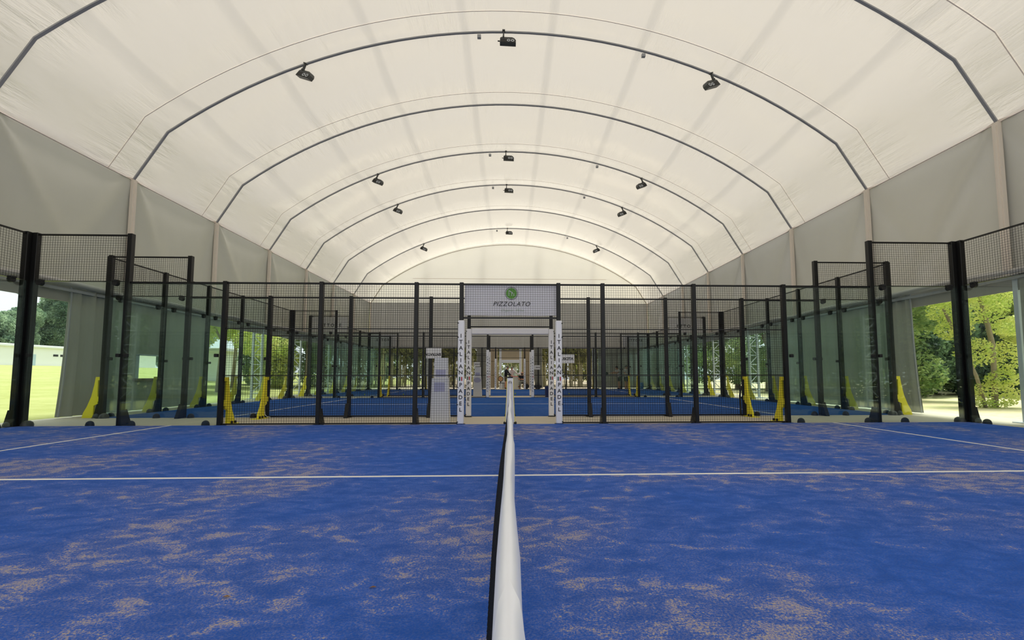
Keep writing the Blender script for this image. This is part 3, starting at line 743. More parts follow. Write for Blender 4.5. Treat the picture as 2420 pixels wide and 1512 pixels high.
# ------------------------------------------------------------------ floodlights and boxes on the ribs
def floodlight():
    t = thing('floodlight', (0, 0, 0), '', 'floodlight', 'floodlights under the roof ribs')
    P = [(-.24, -.13), (-.24, .05), (-.20, .09), (.12, .10), (.19, .06), (.24, -.02), (.24, -.13)]      # face outline in x,z
    b = MB(); b.prism(P, lambda a, z, tt: (a, tt+z*.35, z), -.05, .12); b.build('housing', M['fitting'], t, local=True)
    b = MB(); b.prism([(-.22, -.115), (-.22, .02), (.22, .0), (.22, -.115)], lambda a, z, tt: (a, tt+z*.35, z), -.056, -.05); f = b.build('front_glass', M['black'], t, local=True)
    for x in (.02, .14):
        b = MB(); n = 14
        for r0, r1, dy in ((.028, .05, 0),):
            b.add([(x+r*math.cos(6.2832*j/n), -.062-.03*.35+r*math.sin(6.2832*j/n)*.35, -.045+r*math.sin(6.2832*j/n)) for r in (r0, r1) for j in range(n)], [(j, (j+1) % n, n+(j+1) % n, n+j) for j in range(n)])
        b.build('reflector', M['lens'], f, local=True)
    b = MB(); b.box(-.16, -.12, -.03, .03, .0, .30); b.box(-.165, -.115, -.05, .05, .08, .12); b.box(-.18, -.10, -.05, .05, .28, .31); b.build('bracket', M['fitting'], t, local=True)
    b = MB(); b.box(-.31, -.24, .0, .03, -.035, -.015); b.build('cable_gland', M['dark'], t, local=True)
    return t
fl0 = floodlight(); used = False
for ri, nm in ((1, 'first'), (3, 'second'), (4, 'third'), (6, 'fourth')):
    for k, (x, side) in enumerate(((-6.05, 'left'), (-.08, 'crown'), (6.1, 'right'))):
        z = arc_z(x)-(.34 if side == 'crown' else .40); loc = (x, yrib(ri)-.06, z)
        o = fl0 if not used else copy_tree(fl0, loc); used = True
        o.location = loc; ORG[o.name] = Vector(loc)
        if side == 'left': o.rotation_euler = (0, R(24), R(-18))
        elif side == 'right': o.rotation_euler = (0, R(-24), R(18)); o.scale = (-1, 1, 1)
        else: o.rotation_euler = (0, R(2), 0)
        o['label'] = 'black floodlight %s of the %s lit rib' % ({'left': 'on the left haunch', 'crown': 'at the crown', 'right': 'on the right haunch'}[side], nm)
for ri, nm in ((1, 'first'), (3, 'second'), (4, 'third'), (6, 'fourth')):
    for x, sd in ((-.95, 'left of its crown light'), (4.05, 'right of its crown light')):
        b = MB(); z = arc_z(x)-.15; y = yrib(ri); b.cbox(x-.055, x+.055, y-.06, y+.04, z-.08, z+.02, .008)
        tag(b.build('junction_box', M['boxgrey']), 'small grey junction box on the %s lit rib, %s' % (nm, sd), 'box', 'junction boxes on the ribs')

# ------------------------------------------------------------------ things standing about
def pedestal(x, y, label, dot):
    t = thing('sanitizer_stand', (x, y, 0), label, 'stand', 'white card stands')
    b = MB(); b.prism([(-.20, 0), (-.175, .97), (.17, .97), (.21, 0)], lambda a, z, tt: (x+a, y+tt, z), -.14, .14); b.build('body', M['paper'], t)
    b = MB(); b.prism([(-.15, .97), (-.14, 1.42), (.15, 1.42), (.155, .97)], lambda a, z, tt: (x+a, y+tt, z), -.02, .10); b.build('back_panel', M['paper'], t)
    b = MB()
    if dot:
        b.add([(x+.17*math.cos(.2618*j), y-.146, .80+.12*math.sin(.2618*j)) for j in range(24)], [tuple(range(24))])
    else: b.box(x-.12, x+.11, y-.146, y-.141, .68, .88)
    b.build('print', M['lavender'], t)
    b = MB(); b.box(x-.11, x+.11, y-.026, y-.021, 1.0, 1.16); b.build('print', M['lavender'], t)
pedestal(-1.53, .42, 'white tapered card stand left of the first gate', False)
pedestal(-1.55, Y_C+.75, 'white card stand with lavender dot left of the third gate', True)
def bin_(x, y, h, r, m, label):
    t = thing('waste_bin', (x, y, 0), label, 'bin')
    b = MB(); b.lathe([(0, .012), (r*.86, .012), (r, h), (r*.93, h), (r*.8, .03), (0, .03)], (x, y, 0), 18); b.build('tub', M[m], t, smooth='angle')
    b = MB(); b.lathe([(r*.99, h-.02), (r*1.07, h-.02), (r*1.07, h+.015), (r*.93, h+.015)], (x, y, 0), 18); b.build('rim', M[m], t, smooth='angle')
bin_(1.79, 12.0, .50, .15, 'bin_blue', 'navy bin just behind the gate of the third fence')
bin_(9.75, 24.1, .45, .17, 'bin_light', 'light blue bin by the far right corner')
for (x, y), lab in zip(((.28, 14.7), (-7.45, 14.1), (3.13, 14.55), (-5.55, 14.4)), ('right of the net at the far court gate', 'near the left glass of the far court', 'well right of the far court gate', 'left of the far court gate by the fence')):
    b = MB(); b.sphere((x, y, .047), .034, 12, 8); tag(b.build('tennis_ball', M['ball'], smooth=True), 'yellow ball lying on the turf %s' % lab, 'ball', 'yellow balls on the far court')
for (x, y), lab in zip(((-.66, -7.47), (-1.31, -7.54)), ('tan dry leaf on the turf close to the net', 'dark dry leaf on the turf farther from the net')):
    b = MB(); b.add([(x-.02, y, .016), (x-.005, y-.007, .02), (x+.02, y+.003, .017), (x+.0, y+.008, .021)], [(0, 1, 2, 3)]); tag(b.build('dry_leaf', M['dry_leaf']), lab, 'leaf')
t = thing('power_box', (-6.0, Y_B-.08, .42), 'white power box with hanging cable on left braced post of the second fence', 'power box')
b = MB(); b.cbox(-6.04, -5.96, Y_B-.10, Y_B-.052, .38, .46, .006); b.build('box', M['paper'], t)
b = MB(); b.tube([(-6.0, Y_B-.08, .38), (-6.0, Y_B-.09, .2), (-5.98, Y_B-.1, .08), (-5.93, Y_B-.1, .03), (-5.85, Y_B-.1, .018)], .008, 6); b.build('cable', M['paper'], t)
b = MB(); b.tube([(5.94, Y_B-.06, .78), (5.86, Y_B-.09, .70), (5.83, Y_B-.1, .5), (5.84, Y_B-.1, .2), (5.84, Y_B-.1, .015)], .022, 8)
tag(b.build('hose', M['dark'], smooth=True), 'black hose hanging at the right braced post of the second fence', 'hose')

# far reception: desk, tray, chairs, bags
t = thing('reception_desk', (.1, 25.2, 0), 'white desk in front of the far doorway', 'desk')
b = MB(); b.cbox(-.35, .75, 25.05, 25.10, 0.02, .86, .006); b.build('front_panel', M['desk'], t)
b = MB(); b.cbox(-.40, .80, 25.02, 25.5, .86, .90, .006); b.build('top', M['desk'], t)
for x in (-.36, .74):
    b = MB(); b.cbox(x-.02, x+.02, 25.1, 25.48, 0, .86, .004); b.build('side_panel', M['desk'], t)
b = MB(); b.cbox(.12, .60, 25.08, 25.4, .90, .95, .01); tag(b.build('tray', M['tray']), 'red tray on the white desk', 'tray')
def chair(x, y, rz, label, cane=True):
    t = thing('dining_chair', (x, y, 0), label, 'chair', None, rz)
    b = MB(); b.cbox(-.21, .21, -.21, .21, .42, .46, .015); b.build('seat', M['black_cloth'], t, local=True)
    for sx in (-1, 1):
        for sy in (-1, 1):
            b = MB(); b.tube([(sx*.18, sy*.18, .43), (sx*.20, sy*.21, 0)], [.02, .014], 6); b.build('leg', M['black'], t, local=True)
    b = MB(); n = 20; c = .76
    for j in range(n):
        a0, a1 = 2*math.pi*j/n, 2*math.pi*(j+1)/n; b.tube([(.19*math.cos(a0), .21, c+.20*math.sin(a0)), (.19*math.cos(a1), .21, c+.20*math.sin(a1))], .022, 6)
    b.tube([(0, .19, .44), (0, .21, .58)], .03, 6); k = b.build('back_frame', M['black'], t, local=True)
    b = MB(); b.add([(.18*math.cos(.3142*j), .21, c+.19*math.sin(.3142*j)) for j in range(20)], [tuple(range(20))]); o = b.build('back_panel', M['cane'] if cane else M['black_cloth'], t, local=True)
    if cane: o['label'] = 'tan cane oval back'
chair(-.66, 25.0, R(165), 'black chair with tan oval cane back left of the desk')
chair(.90, 24.75, R(-8), 'black chair under the seated man right of the desk', False)
b = MB()
bm = bmesh.new(); bmesh.ops.create_cube(bm, size=1); bmesh.ops.bevel(bm, geom=list(bm.edges), offset=.2, segments=3, affect='EDGES'); b.bm(bm, Matrix.Translation((1.25, 25.0, .19)) @ Matrix.Diagonal((.34, .26, .36, 1)))
b.tube([(1.17, 25.0, .36), (1.2, 25.0, .44), (1.3, 25.0, .44), (1.33, 25.0, .36)], .012, 6)
tag(b.build('holdall', M['bag'], smooth='angle'), 'dark grey bag standing right of the seated man', 'bag')
b = MB(); bm = bmesh.new(); bmesh.ops.create_cube(bm, size=1); bmesh.ops.bevel(bm, geom=list(bm.edges), offset=.2, segments=3, affect='EDGES'); b.bm(bm, Matrix.Translation((2.1, 25.2, .16)) @ Matrix.Diagonal((.6, .35, .32, 1)))
b.tube([(1.95, 25.2, .30), (2.0, 25.2, .42), (2.2, 25.2, .42), (2.25, 25.2, .30)], .015, 6)
tag(b.build('sports_bag', M['bag'], smooth='angle'), 'black sports bag lying at the foot of the right end curtain', 'bag')

# ------------------------------------------------------------------ people
def skin_obj(name, chains, m, parent, sub=1):
    """chains: lists of (xyz, radius or (rx,ry)); the first entry of a later chain may be an index (chain, i) to branch from"""
    me = bpy.data.meshes.new(name); V = []; E = []; RD = []; roots = []; idx = {}
    for ci, ch in enumerate(chains):
        prev = None
        for k, e in enumerate(ch):
            if isinstance(e[0], int): prev = idx[e]; continue
            V.append(e[0]); RD.append(e[1] if isinstance(e[1], tuple) else (e[1], e[1])); idx[(ci, k)] = len(V)-1
            if prev is None: roots.append(len(V)-1)
            else: E.append((prev, len(V)-1))
            prev = len(V)-1
    me.from_pydata(V, E, []); o = bpy.data.objects.new(name, me); COL.objects.link(o)
    sk = o.modifiers.new('skin', 'SKIN'); sk.use_smooth_shade = True
    if sub: o.modifiers.new('sub', 'SUBSURF').levels = sub; o.modifiers['sub'].render_levels = sub
    for i, s in enumerate(me.skin_vertices[0].data): s.radius = RD[i]; s.use_root = i in roots
    dg = bpy.context.evaluated_depsgraph_get(); nm = bpy.data.meshes.new_from_object(o.evaluated_get(dg)); bpy.data.objects.remove(o)
    nm.materials.clear(); nm.materials.append(m)
    for p in nm.polygons: p.use_smooth = True
    q = bpy.data.objects.new(name, nm); COL.objects.link(q); q.parent = parent; ORG[q.name] = ORG[parent.name]; return q
def V3(*a): return Vector(a)
def person(loc, rz, label, J, shirt, legs, shoes, hair, sleeves='short', short=True, bald=False, scale=1.0, mask=False):
    """J: joint positions in metres, facing -Y"""
    t = thing('person', loc, label, 'person', None, rz); t.scale = (scale,)*3
    g = lambda k: Vector(J[k]); pel, ch, nk, hd = g('pelvis'), g('chest'), g('neck'), g('head')
    body = [[(tuple(pel), (.10, .075)), (tuple(pel.lerp(ch, .5)), (.098, .075)), (tuple(ch), (.125, .085)), (tuple(nk), .055), (tuple(nk.lerp(hd, .45)), .058), (tuple(hd), (.082, .098)), (tuple(hd+(hd-nk).normalized()*.085), (.066, .08))]]
    for s in 'LR':
        sh, el, wr = g('sh'+s), g('el'+s), g('wr'+s); hip, kn, an = g('hip'+s), g('kn'+s), g('an'+s)
        fw_ = (wr-el).normalized(); palm = wr+fw_*.07
        body.append([(0, 2), (tuple(sh), .062), (tuple(sh.lerp(el, .5)), .048), (tuple(el), .040), (tuple(el.lerp(wr, .35)), .042), (tuple(wr), .027), (tuple(palm), (.034, .022)), (tuple(palm+fw_*.03), (.036, .018))])
        body.append([(0, 0), (tuple(hip), .068), (tuple(hip.lerp(kn, .5)), .064), (tuple(kn), .053), (tuple(kn.lerp(an, .35)), .058), (tuple(an), .038), (tuple(g('toe'+s)), .036)])
        side = fw_.cross(Vector((0, 0, 1))); side = side.normalized() if side.length > .1 else Vector((1, 0, 0)); dn = fw_.cross(side)
        for q, (o_, ln_) in enumerate(((-.03, .072), (-.01, .085), (.01, .08), (.03, .062))):
            a = palm+fw_*.035+side*o_; body.append([(tuple(a), .009), (tuple(a+fw_*ln_*.55+dn*.006), .0085), (tuple(a+fw_*ln_+dn*.025), .007)])
        a = palm+side*.03*(1 if s == 'L' else -1); body.append([(tuple(a), .010), (tuple(a+side*.03*(1 if s == 'L' else -1)+fw_*.03), .0095), (tuple(a+side*.035*(1 if s == 'L' else -1)+fw_*.06), .008)])
    fwd = Vector(J.get('face', (0, -1, 0))).normalized(); rgt = fwd.cross(Vector((0, 0, 1))).normalized(); upv = rgt.cross(fwd)
    body.append([(tuple(hd+fwd*.085-upv*.005), .017), (tuple(hd+fwd*.112-upv*.022), .015)])
    for s in (-1, 1): body.append([(tuple(hd+rgt*s*.076+upv*.015), (.012, .02)), (tuple(hd+rgt*s*.088-upv*.02), (.010, .016))])
    o = skin_obj('body', body, M['skin'], t)
    b = MB()
    for s in (-1, 1): b.sphere(tuple(hd+fwd*.088+rgt*s*.032+upv*.018), .011, 8, 6)
    b.build('eyes', M['black_cloth'], t, smooth=True, local=True)
    b = MB(); b.tube([tuple(hd+fwd*.085-rgt*.025-upv*.055), tuple(hd+fwd*.098-upv*.057), tuple(hd+fwd*.085+rgt*.025-upv*.055)], .008, 6); b.build('mouth', M['flag_red'], t, local=True)
    if mask:
        b = MB(); b.sphere(tuple(hd+fwd*.055-upv*.055), .075, 12, 8, (.85, .75, .8)); b.build('face_mask', M['black_cloth'], t, smooth=True, local=True)
    b = MB(); b.sphere(tuple(hd+upv*.045-fwd*.018), .105, 14, 10, (.93, .93, .88 if not bald else .55)); b.build('hair', M[hair], t, smooth=True, local=True)
    tor = [[(tuple(pel+Vector((0, 0, -.15))), (.168, .132)), (tuple(pel+Vector((0, 0, .04))), (.158, .122)), (tuple(pel.lerp(ch, .5)), (.148, .115)), (tuple(ch), (.172, .125)), (tuple(ch.lerp(nk, .7)), (.085, .075))]]
    for s in 'LR':
        sh, el, wr = g('sh'+s), g('el'+s), g('wr'+s)
        c_ = [(0, 3), (tuple(sh), .078), (tuple(sh.lerp(el, .65)), .064)]
        if sleeves == 'long': c_ += [(tuple(el), .056), (tuple(el.lerp(wr, .9)), .042)]
        tor.append(c_)
    skin_obj('shirt', tor, M[shirt], t)
    pn = [[(tuple(pel+Vector((0, 0, .10))), (.146, .113)), (tuple(pel+Vector((0, 0, -.05))), (.15, .118))]]
    for s in 'LR':
        hip, kn, an = g('hip'+s), g('kn'+s), g('an'+s)
        c_ = [(0, 1), (tuple(hip), .108), (tuple(hip.lerp(kn, .5)), .098), (tuple(hip.lerp(kn, .9)), .086)]
        if not short: c_ += [(tuple(kn.lerp(an, .15)), .075), (tuple(kn.lerp(an, .95)), .06)]
        pn.append(c_)
    skin_obj('trousers' if not short else 'shorts', pn, M[legs], t)
    for s in 'LR':
        an, toe = g('an'+s), g('toe'+s)
        skin_obj('shoe', [[(tuple(an+(an-toe).normalized()*.03+Vector((0, 0, -.02))), (.046, .05)), (tuple(an.lerp(toe, .5)+Vector((0, 0, -.012))), .047), (tuple(toe+Vector((0, 0, -.004))), .042)]], M[shoes], t)
    return t
STAND = dict(pelvis=(0, 0, .96), chest=(0, .01, 1.33), neck=(0, .01, 1.50), head=(0, -.02, 1.63), shL=(.18, .01, 1.42), elL=(.24, .02, 1.13), wrL=(.24, -.08, .90), shR=(-.18, .01, 1.42), elR=(-.24, .02, 1.13), wrR=(-.24, -.08, .90),
             hipL=(.09, 0, .90), knL=(.10, -.02, .50), anL=(.10, .02, .09), toeL=(.12, -.14, .045), hipR=(-.09, 0, .90), knR=(-.10, -.02, .50), anR=(-.10, .02, .09), toeR=(-.12, -.14, .045))
J = dict(STAND); J.update(chest=(0, -.05, 1.32), neck=(0, -.09, 1.48), head=(0, -.15, 1.59), elL=(.20, -.22, 1.13), wrL=(.12, -.42, 1.02), elR=(-.20, -.16, 1.12), wrR=(-.14, -.38, 1.0), shL=(.18, -.05, 1.40), shR=(-.18, -.05, 1.40), face=(0, -1, -.15))
person((-.33, 24.75, .0), R(75), 'person in navy sweater and khaki shorts standing at the white desk', J, 'navy', 'khaki', 'black_cloth', 'hair_grey', 'long')
J = dict(STAND); J.update(chest=(0, -.08, 1.30), neck=(0, -.14, 1.44), head=(0, -.20, 1.55), shL=(.18, -.09, 1.38), shR=(-.18, -.09, 1.38), elL=(.34, -.28, 1.18), wrL=(.52, -.42, 1.10), elR=(-.22, -.28, 1.12), wrR=(-.10, -.44, .98), face=(0, -1, -.2))
person((.12, 25.72, .0), R(8), 'person in white shirt leaning over the desk from behind', J, 'white_cloth', 'grey_cloth', 'black_cloth', 'hair_grey', 'long', short=False)
J = dict(pelvis=(0, .05, .50), chest=(0, .09, .87), neck=(0, .08, 1.04), head=(0, .04, 1.17), shL=(.19, .08, .96), elL=(.25, -.08, .72), wrL=(.02, -.20, .74), shR=(-.19, .08, .96), elR=(-.25, -.08, .72), wrR=(-.02, -.22, .70),
         hipL=(.09, 0, .50), knL=(-.04, -.44, .58), anL=(-.20, -.52, .22), toeL=(-.26, -.66, .18), hipR=(-.09, 0, .49), knR=(-.14, -.44, .48), anR=(-.13, -.42, .09), toeR=(-.14, -.58, .045), face=(-.35, -1, 0))
person((.90, 24.72, 0), R(-6), 'person seated with crossed arms in navy polo and grey trousers', J, 'navy', 'grey_cloth', 'black_cloth', 'skin', short=False, bald=True, mask=True)
J = dict(STAND); J.update(chest=(0, -.10, 1.30), neck=(0, -.17, 1.45), head=(0, -.25, 1.56), shL=(.18, -.10, 1.38), shR=(-.18, -.10, 1.38), elL=(.2, -.32, 1.20), wrL=(.10, -.58, 1.16), elR=(-.22, -.34, 1.22), wrR=(-.2, -.64, 1.18), knL=(.13, -.14, .50), knR=(-.13, .02, .48), face=(0, -1, -.1))
person((8.1, 24.0, 0), R(-68), 'person in white shirt and black shorts reaching out a racket', J, 'white_cloth', 'black_cloth', 'red_cloth', 'hair_dark')
t = thing('racket', (7.38, 24.15, 1.16), 'dark racket held out by the player in white shirt', 'racket')
b = MB(); b.tube([(7.46, 24.16, 1.17), (7.30, 24.15, 1.15)], .016, 6); b.build('handle', M['dark'], t)
b = MB(); n = 18; b.prism([(.14*math.cos(6.2832*j/n), .12*math.sin(6.2832*j/n)) for j in range(n)], lambda a, z, tt: (7.16+a, 24.15+tt, 1.14+z), -.018, .018); b.build('head', M['black_cloth'], t)
J = dict(STAND); J.update(elL=(.26, -.10, 1.12), wrL=(.16, -.30, 1.02), elR=(-.26, -.12, 1.12), wrR=(-.1, -.32, 1.05))
person((8.62, 24.05, 0), R(30), 'person in white shirt and dark shorts standing behind a fence post', J, 'white_cloth', 'navy', 'red_cloth', 'hair_dark')

# ------------------------------------------------------------------ outdoors
def ground_left():
    mb = MB(); nx, ny = 40, 40; vs = []
    for a in range(nx+1):
        for c in range(ny+1):
            x = -11.15-90*(a/nx)**1.6; y = -40+130*c/ny; d = max(0, -x-12)
            vs.append((x, y, -.03+2.3*min(1, d/46)**1.15+.04*math.sin(x*.9)*math.sin(y*.7)*(1 if d > 1 else 0)))
    mb.add(vs, [(a*(ny+1)+c, a*(ny+1)+c+1, (a+1)*(ny+1)+c+1, (a+1)*(ny+1)+c) for a in range(nx) for c in range(ny)]); return mb
struct(ground_left().build('lawn', M['lawn'], smooth=True), 'bright lawn rising to the left of the hall')
b = MB(); b.add([(11.95, -40, -.02), (90, -40, -.02), (90, 90, -.02), (11.95, 90, -.02)], [(0, 1, 2, 3)]); struct(b.build('ground', M['rough']), 'patchy grass and dry leaves to the right of the hall')
b = MB(); b.add([(-11.15, 27.5, -.02), (11.95, 27.5, -.02), (11.95, 90, -.02), (-11.15, 90, -.02)], [(0, 1, 2, 3)]); struct(b.build('ground', M['earth']), 'pale gravel ground beyond the far end')
def building(x0, x1, y0, y1, z0, z1, label, wins, door=None):
    t = thing('building', ((x0+x1)/2, (y0+y1)/2, z0), label, 'building')
    b = MB(); b.box(x0, x1, y0, y1, z0-1.5, z1); b.build('wall', M['bldg'], t)
    b = MB(); b.cbox(x0-.4, x1+.4, y0-.4, y1+.4, z1, z1+.32, .05); b.build('roof', M['bldg_roof'], t)
    for (a, c, e, f) in wins:
        b = MB(); b.box(x1-.05, x1+.03, a, c, e, f); b.build('window', M['black'], t)
    if door: b = MB(); b.box(x1-.05, x1+.03, door[0], door[1], z0, door[2]); b.build('door', M['shutter'], t)
building(-70, -60, 25, 70, 2.2, 4.55, 'long low white building at the top of the lawn', [(52.5, 53.15, 3.52, 3.80), (53.45, 54.2, 3.52, 3.80)], (49.5, 50.3, 3.7))
building(-27.6, -25, 31, 34.2, .55, 3.1, 'white outbuilding behind the leafy trees on the left', [])

def foliage(c, rad, n, size, seed, shell=.55, aspect=1.7, droop=0):
    r = np.random.default_rng(seed); p = r.normal(size=(n, 3)); p /= np.linalg.norm(p, axis=1)[:, None]
    p *= (shell**3+(1-shell**3)*r.random(n))[:, None]**(1/3); p = p*np.array(rad)+np.array(c)
    a = r.normal(size=(n, 3))*(1, 1, .6)-(0, 0, droop); a /= np.linalg.norm(a, axis=1)[:, None]
    q = np.cross(a, r.normal(size=(n, 3))); q /= np.linalg.norm(q, axis=1)[:, None]
    s = (size*(.6+.7*r.random(n)))[:, None]; l = a*s*aspect*.5; w = q*s*.5
    return np.stack([p-l, p+w*.9-l*.1, p+l, p-w*.9-l*.1], 1).reshape(-1, 3)
def leaf_object(name, arrs, m, parent):
    v = np.concatenate(arrs)-np.array(ORG[parent.name]); nq = len(v)//4
    me = bpy.data.meshes.new(name); me.vertices.add(len(v)); me.vertices.foreach_set('co', v.astype(np.float32).ravel())
    me.loops.add(len(v)); me.loops.foreach_set('vertex_index', np.arange(len(v), dtype=np.int32))
    me.polygons.add(nq); me.polygons.foreach_set('loop_start', np.arange(0, len(v), 4, dtype=np.int32)); me.materials.append(m); me.update(calc_edges=True)
    o = bpy.data.objects.new(name, me); COL.objects.link(o); o.parent = parent; ORG[o.name] = ORG[parent.name]; return o
def tree(name, base, h, crowns, trunk, m, label, group, seed, n=2600, size=.22, cat='tree', bark='bark'):
    t = thing(name, base, label, cat, group); r = random.Random(seed); B = Vector(base)
    for k, tr in enumerate(trunk):
        b = MB(); b.tube([B+Vector(p) for p, _ in tr], [q for _, q in tr], 9); b.build('trunk', M[bark], t, smooth=True)
    leaf_object('foliage', [foliage(B+Vector(c), rad, int(n*(rad[0]*rad[1]*rad[2])**.6/3)+60, size, seed*31+k) for k, (c, rad) in enumerate(crowns)], M[m], t); return t
def blobs(r, n, R_, h0, h1, br):
    return [((r.uniform(-1, 1)*R_, r.uniform(-1, 1)*R_, r.uniform(h0, h1)), (br*r.uniform(.7, 1.2), br*r.uniform(.7, 1.2), br*r.uniform(.5, .9))) for _ in range(n)]
def big_tree(x, y, z, h, Rr, m, label, seed, size=.28, n=4200, th=.22, low=.35, group='garden trees', nb=16):
    r = random.Random(seed)
    tr = [[((0, 0, -.3), th), ((.1, .05, h*.3), th*.8), ((.0, .2, h*.6), th*.5), ((.1, .1, h*.9), th*.2)]]
    for k in range(3):
        a = r.uniform(0, 6.28); tr.append([((.05, .1, h*.35), th*.45), ((math.cos(a)*Rr*.35, math.sin(a)*Rr*.35, h*.58), th*.3), ((math.cos(a)*Rr*.7, math.sin(a)*Rr*.7, h*.78), th*.12)])
    tree('broadleaf_tree', (x, y, z), h, blobs(r, nb, Rr*.75, h*low, h*.95, Rr*.45), tr, m, label, group, seed, n, size*.6)
# right garden: the yellow-green tree close to the opening
yt = [[((0, 0, -.1), .09), ((.05, 0, 1.0), .068), ((.12, .05, 2.0), .075), ((-.0, .1, 3.0), .062), ((-.35, .1, 4.2), .045), ((-.7, .2, 5.6), .03)],
      [((-.35, -.05, -.1), .055), ((-.55, 0, 1.0), .05), ((-.9, .1, 2.0), .055), ((-1.3, .2, 3.2), .04)]]
tree('multi_stem_tree', (15.56, 4.5, 0), 6, [((-.15, -.1, .38), (.75, .6, .42)), ((-.55, .0, 1.75), (.55, .5, .5)), ((.45, .0, 1.6), (.35, .4, .55)), ((.2, -.1, .9), (.45, .4, .3)), ((-.4, .3, 3.2), (1.1, 1, .55)), ((-1.2, .3, 4.0), (1.3, 1.2, .7)), ((.4, .3, 3.9), (1.2, 1, .7)), ((-.2, .2, 5.2), (1.8, 1.6, .9)), ((.9, .1, 2.6), (.6, .6, .3)), ((-1.0, .2, 2.5), (.5, .5, .35))],
     yt, 'leaf_bright', 'yellow-green multi-stemmed tree just outside the right opening', 'garden trees', 5, 9000, .055)
for k, (x, y, z, rx, m, lab) in enumerate(((20.6, 12.4, 2.6, 2.3, 'leaf_dark', 'dark glossy shrub seen right beside the flaring curtain'), (24.6, 13.6, 2.9, 2.8, 'leaf_dark', 'dark glossy shrub behind the black corner post on the right'), (28.8, 14.6, 2.6, 2.8, 'leaf_dark', 'dark glossy shrub behind the yellow-green tree'), (33.5, 15.0, 2.8, 3.2, 'leaf_mid', 'green shrub at the right edge of the garden view'), (22.5, 16.0, 5.0, 3.6, 'leaf_mid', 'taller green shrub rising above the dark hedge'), (30.0, 18.5, 5.0, 4.0, 'leaf_mid', 'tall green shrub behind the far right hedge'))):
    r = random.Random(k+40)
    tree('garden_shrub', (x, y, 0), z*2, [((r.uniform(-.5, .5)*rx, r.uniform(-.4, .4)*rx, z*q), (rx*.65, rx*.6, z*.42)) for q in (.35, .5, .7, .95, 1.2, 1.5)], [[((0, 0, -.1), .08), ((.1, 0, z*.8), .05), ((.2, .1, z*1.3), .02)]], m, lab, 'hedge shrubs on the right', 60+k, 7000, .13, 'shrub')
big_tree(26, 9.5, 0, 8, 3.6, 'leaf_bright', 'bright green tree above the right hedge', 11, .22)
big_tree(17.0, 14.5, 0, 7, 2.6, 'leaf_bright', 'bright leafy tree beyond the third right lattice column', 12, .16, low=.06, th=.14)
big_tree(16.5, 19.0, 0, 8, 3.0, 'leaf_mid', 'leafy tree with pale trunk beside the far right court', 13, .16, low=.12, th=.24)
big_tree(15.5, 9.0, 0, 7, 2.5, 'leaf_mid', 'green tree behind the right curtains', 18, .18)
big_tree(17.0, 24.0, 0, 8, 3.0, 'leaf_mid', 'leafy tree near the far right corner of the hall', 14, .2, low=.06)
big_tree(17.5, -5.0, 0, 7, 3.0, 'leaf_bright', 'bright tree outside the right side near the viewer', 15, .2)
# left garden
big_tree(-15.8, 15.6, .15, 8, 2.6, 'leaf_bright', 'bright young tree on the left lawn nearest the open bay', 21, .17, th=.11)
big_tree(-18.5, 21.5, .3, 8, 3.0, 'leaf_bright', 'bright leafy tree on the left lawn behind a lattice column', 22, .18, low=.3, th=.12)
big_tree(-15.5, 25.5, .2, 8, 2.6, 'leaf_mid', 'green tree on the left lawn near the far court', 23, .18, low=.08, th=.12)
big_tree(-27, 27, .5, 9, 3.6, 'leaf_mid', 'green tree farther back on the left lawn', 24, .22)
for k, (x, y, h, Rr, lab) in enumerate(((-80, 74.5, 18, 4.6, 'tall dark tree behind the white building, right of the corner post'), (-84, 85, 16, 6, 'tall dark tree behind the far end of the white building'), (-80, 65.5, 9.5, 4.5, 'lower bushy tree behind the white building, left of the corner post'), (-78, 98, 14, 8, 'dark tree well beyond the far end of the white building'), (-78, 58, 9, 5, 'lower bushy tree behind the near part of the white building'))):
    big_tree(x, y, 2, h, Rr, 'leaf_conifer', lab, 30+k, .3, 3600, .4, .12, 'trees behind the white building', 46 if k == 0 else 22)
for sx in (-1, 1):
    for k in range(4):
        y = -13+3.6*k; r = random.Random(k+140+sx)
        tree('garden_shrub', (sx*15.8, y, 0), 4, [((r.uniform(-.4, .4), r.uniform(-.6, .6), q), (1.7, 2.1, 1.5)) for q in (1.2, 2.6, 4.2)], [[((0, 0, -.1), .08), ((.1, 0, 2.5), .05), ((.2, .1, 4), .02)]], 'leaf_mid' if k % 2 else 'leaf_dark', 'leafy shrub outside the %s side, near the viewer' % SIDE[sx], 'shrubs beside the near court on the %s' % SIDE[sx], 160+k+5*sx, 2600, .16, 'shrub')
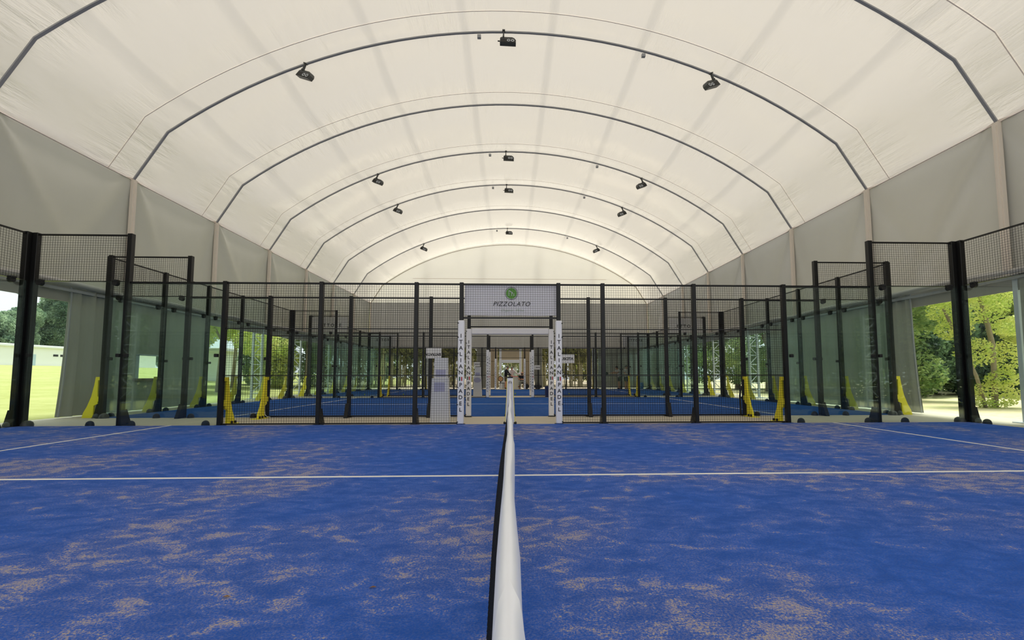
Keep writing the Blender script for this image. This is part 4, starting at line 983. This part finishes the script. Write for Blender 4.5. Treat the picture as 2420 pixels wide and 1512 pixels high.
for k, (x, y, m, lab) in enumerate(((-17.3, 24.0, 'leaf_bright', 'bright shrub on the left lawn below the leafy trees'), (-20.0, 27.5, 'leaf_mid', 'green shrub on the left lawn behind the bright one'), (-16.0, 29.5, 'leaf_mid', 'green shrub close to the far left corner of the hall'))):
    r = random.Random(k+240)
    tree('garden_shrub', (x, y, .2), 4, [((r.uniform(-.6, .6), r.uniform(-.6, .6), q), (1.5, 1.5, 1.3)) for q in (1.0, 2.0, 3.2, 4.2)], [[((0, 0, -.3), .07), ((.1, 0, 2), .05), ((.2, .1, 4), .02)]], m, lab, 'shrubs on the left lawn', 250+k, 6000, .12, 'shrub')
for k, (x, y, m, lab) in enumerate(((18.6, 12.2, 'leaf_mid', 'green shrub outside the open right bay, before the leafy tree'), (20.5, 17.0, 'leaf_mid', 'green shrub outside the right bay behind the pale trunk'), (22.0, 21.5, 'leaf_dark', 'dark shrub farther out on the right, toward the far corner'))):
    r = random.Random(k+340)
    tree('garden_shrub', (x, y, 0), 4, [((r.uniform(-.6, .6), r.uniform(-.6, .6), q), (2.0, 2.0, 1.3)) for q in (1.1, 2.2, 3.4)], [[((0, 0, -.3), .07), ((.1, 0, 2), .05), ((.2, .1, 4), .02)]], m, lab, 'shrubs outside the right bays', 350+k, 6000, .12, 'shrub')
# bamboo grove beyond the far end
for k in range(9):
    x = -12+3.0*k; y = 30.5+(k % 3)*.9; r = random.Random(90+k)
    t = thing('bamboo_clump', (x, y, 0), 'bamboo clump beyond the far end, %s' % ('number %s from the left' % ['one', 'two', 'three', 'four', 'five', 'six', 'seven', 'eight', 'nine'][k]), 'bamboo', 'bamboo clumps beyond the far end')
    b = MB()
    for _ in range(22):
        px_, py_ = x+r.uniform(-1.6, 1.6), y+r.uniform(-.9, 1.2); dx = r.uniform(-.3, .3)
        b.tube([(px_, py_, -.05), (px_+dx*.3, py_, 2.5), (px_+dx, py_, 6.5)], [.05, .045, .02], 6)
    o = b.build('stems', M['bamboo'], t); o['kind'] = 'stuff'
    leaf_object('foliage', [foliage((x, y+1.6, 1.4), (1.9, .8, 1.0), 500, .16, 300+k, .1, 3.2, .8), foliage((x, y, 4.1), (2.0, 1.6, 2.2), 2600, .17, 200+k, .1, 3.2, .8)], M['leaf_bamboo'], t)
for k, x in enumerate((-14, -6, 2, 10, 17)):
    big_tree(x, 37+(k % 2)*2, 0, 10, 4.0, 'leaf_mid' if k != 3 else 'leaf_bright', 'tree behind the bamboo, %s from the left' % ORD[k].replace('nearest', 'first'), 70+k, .32, 1100, .25, .15, 'trees behind the bamboo')
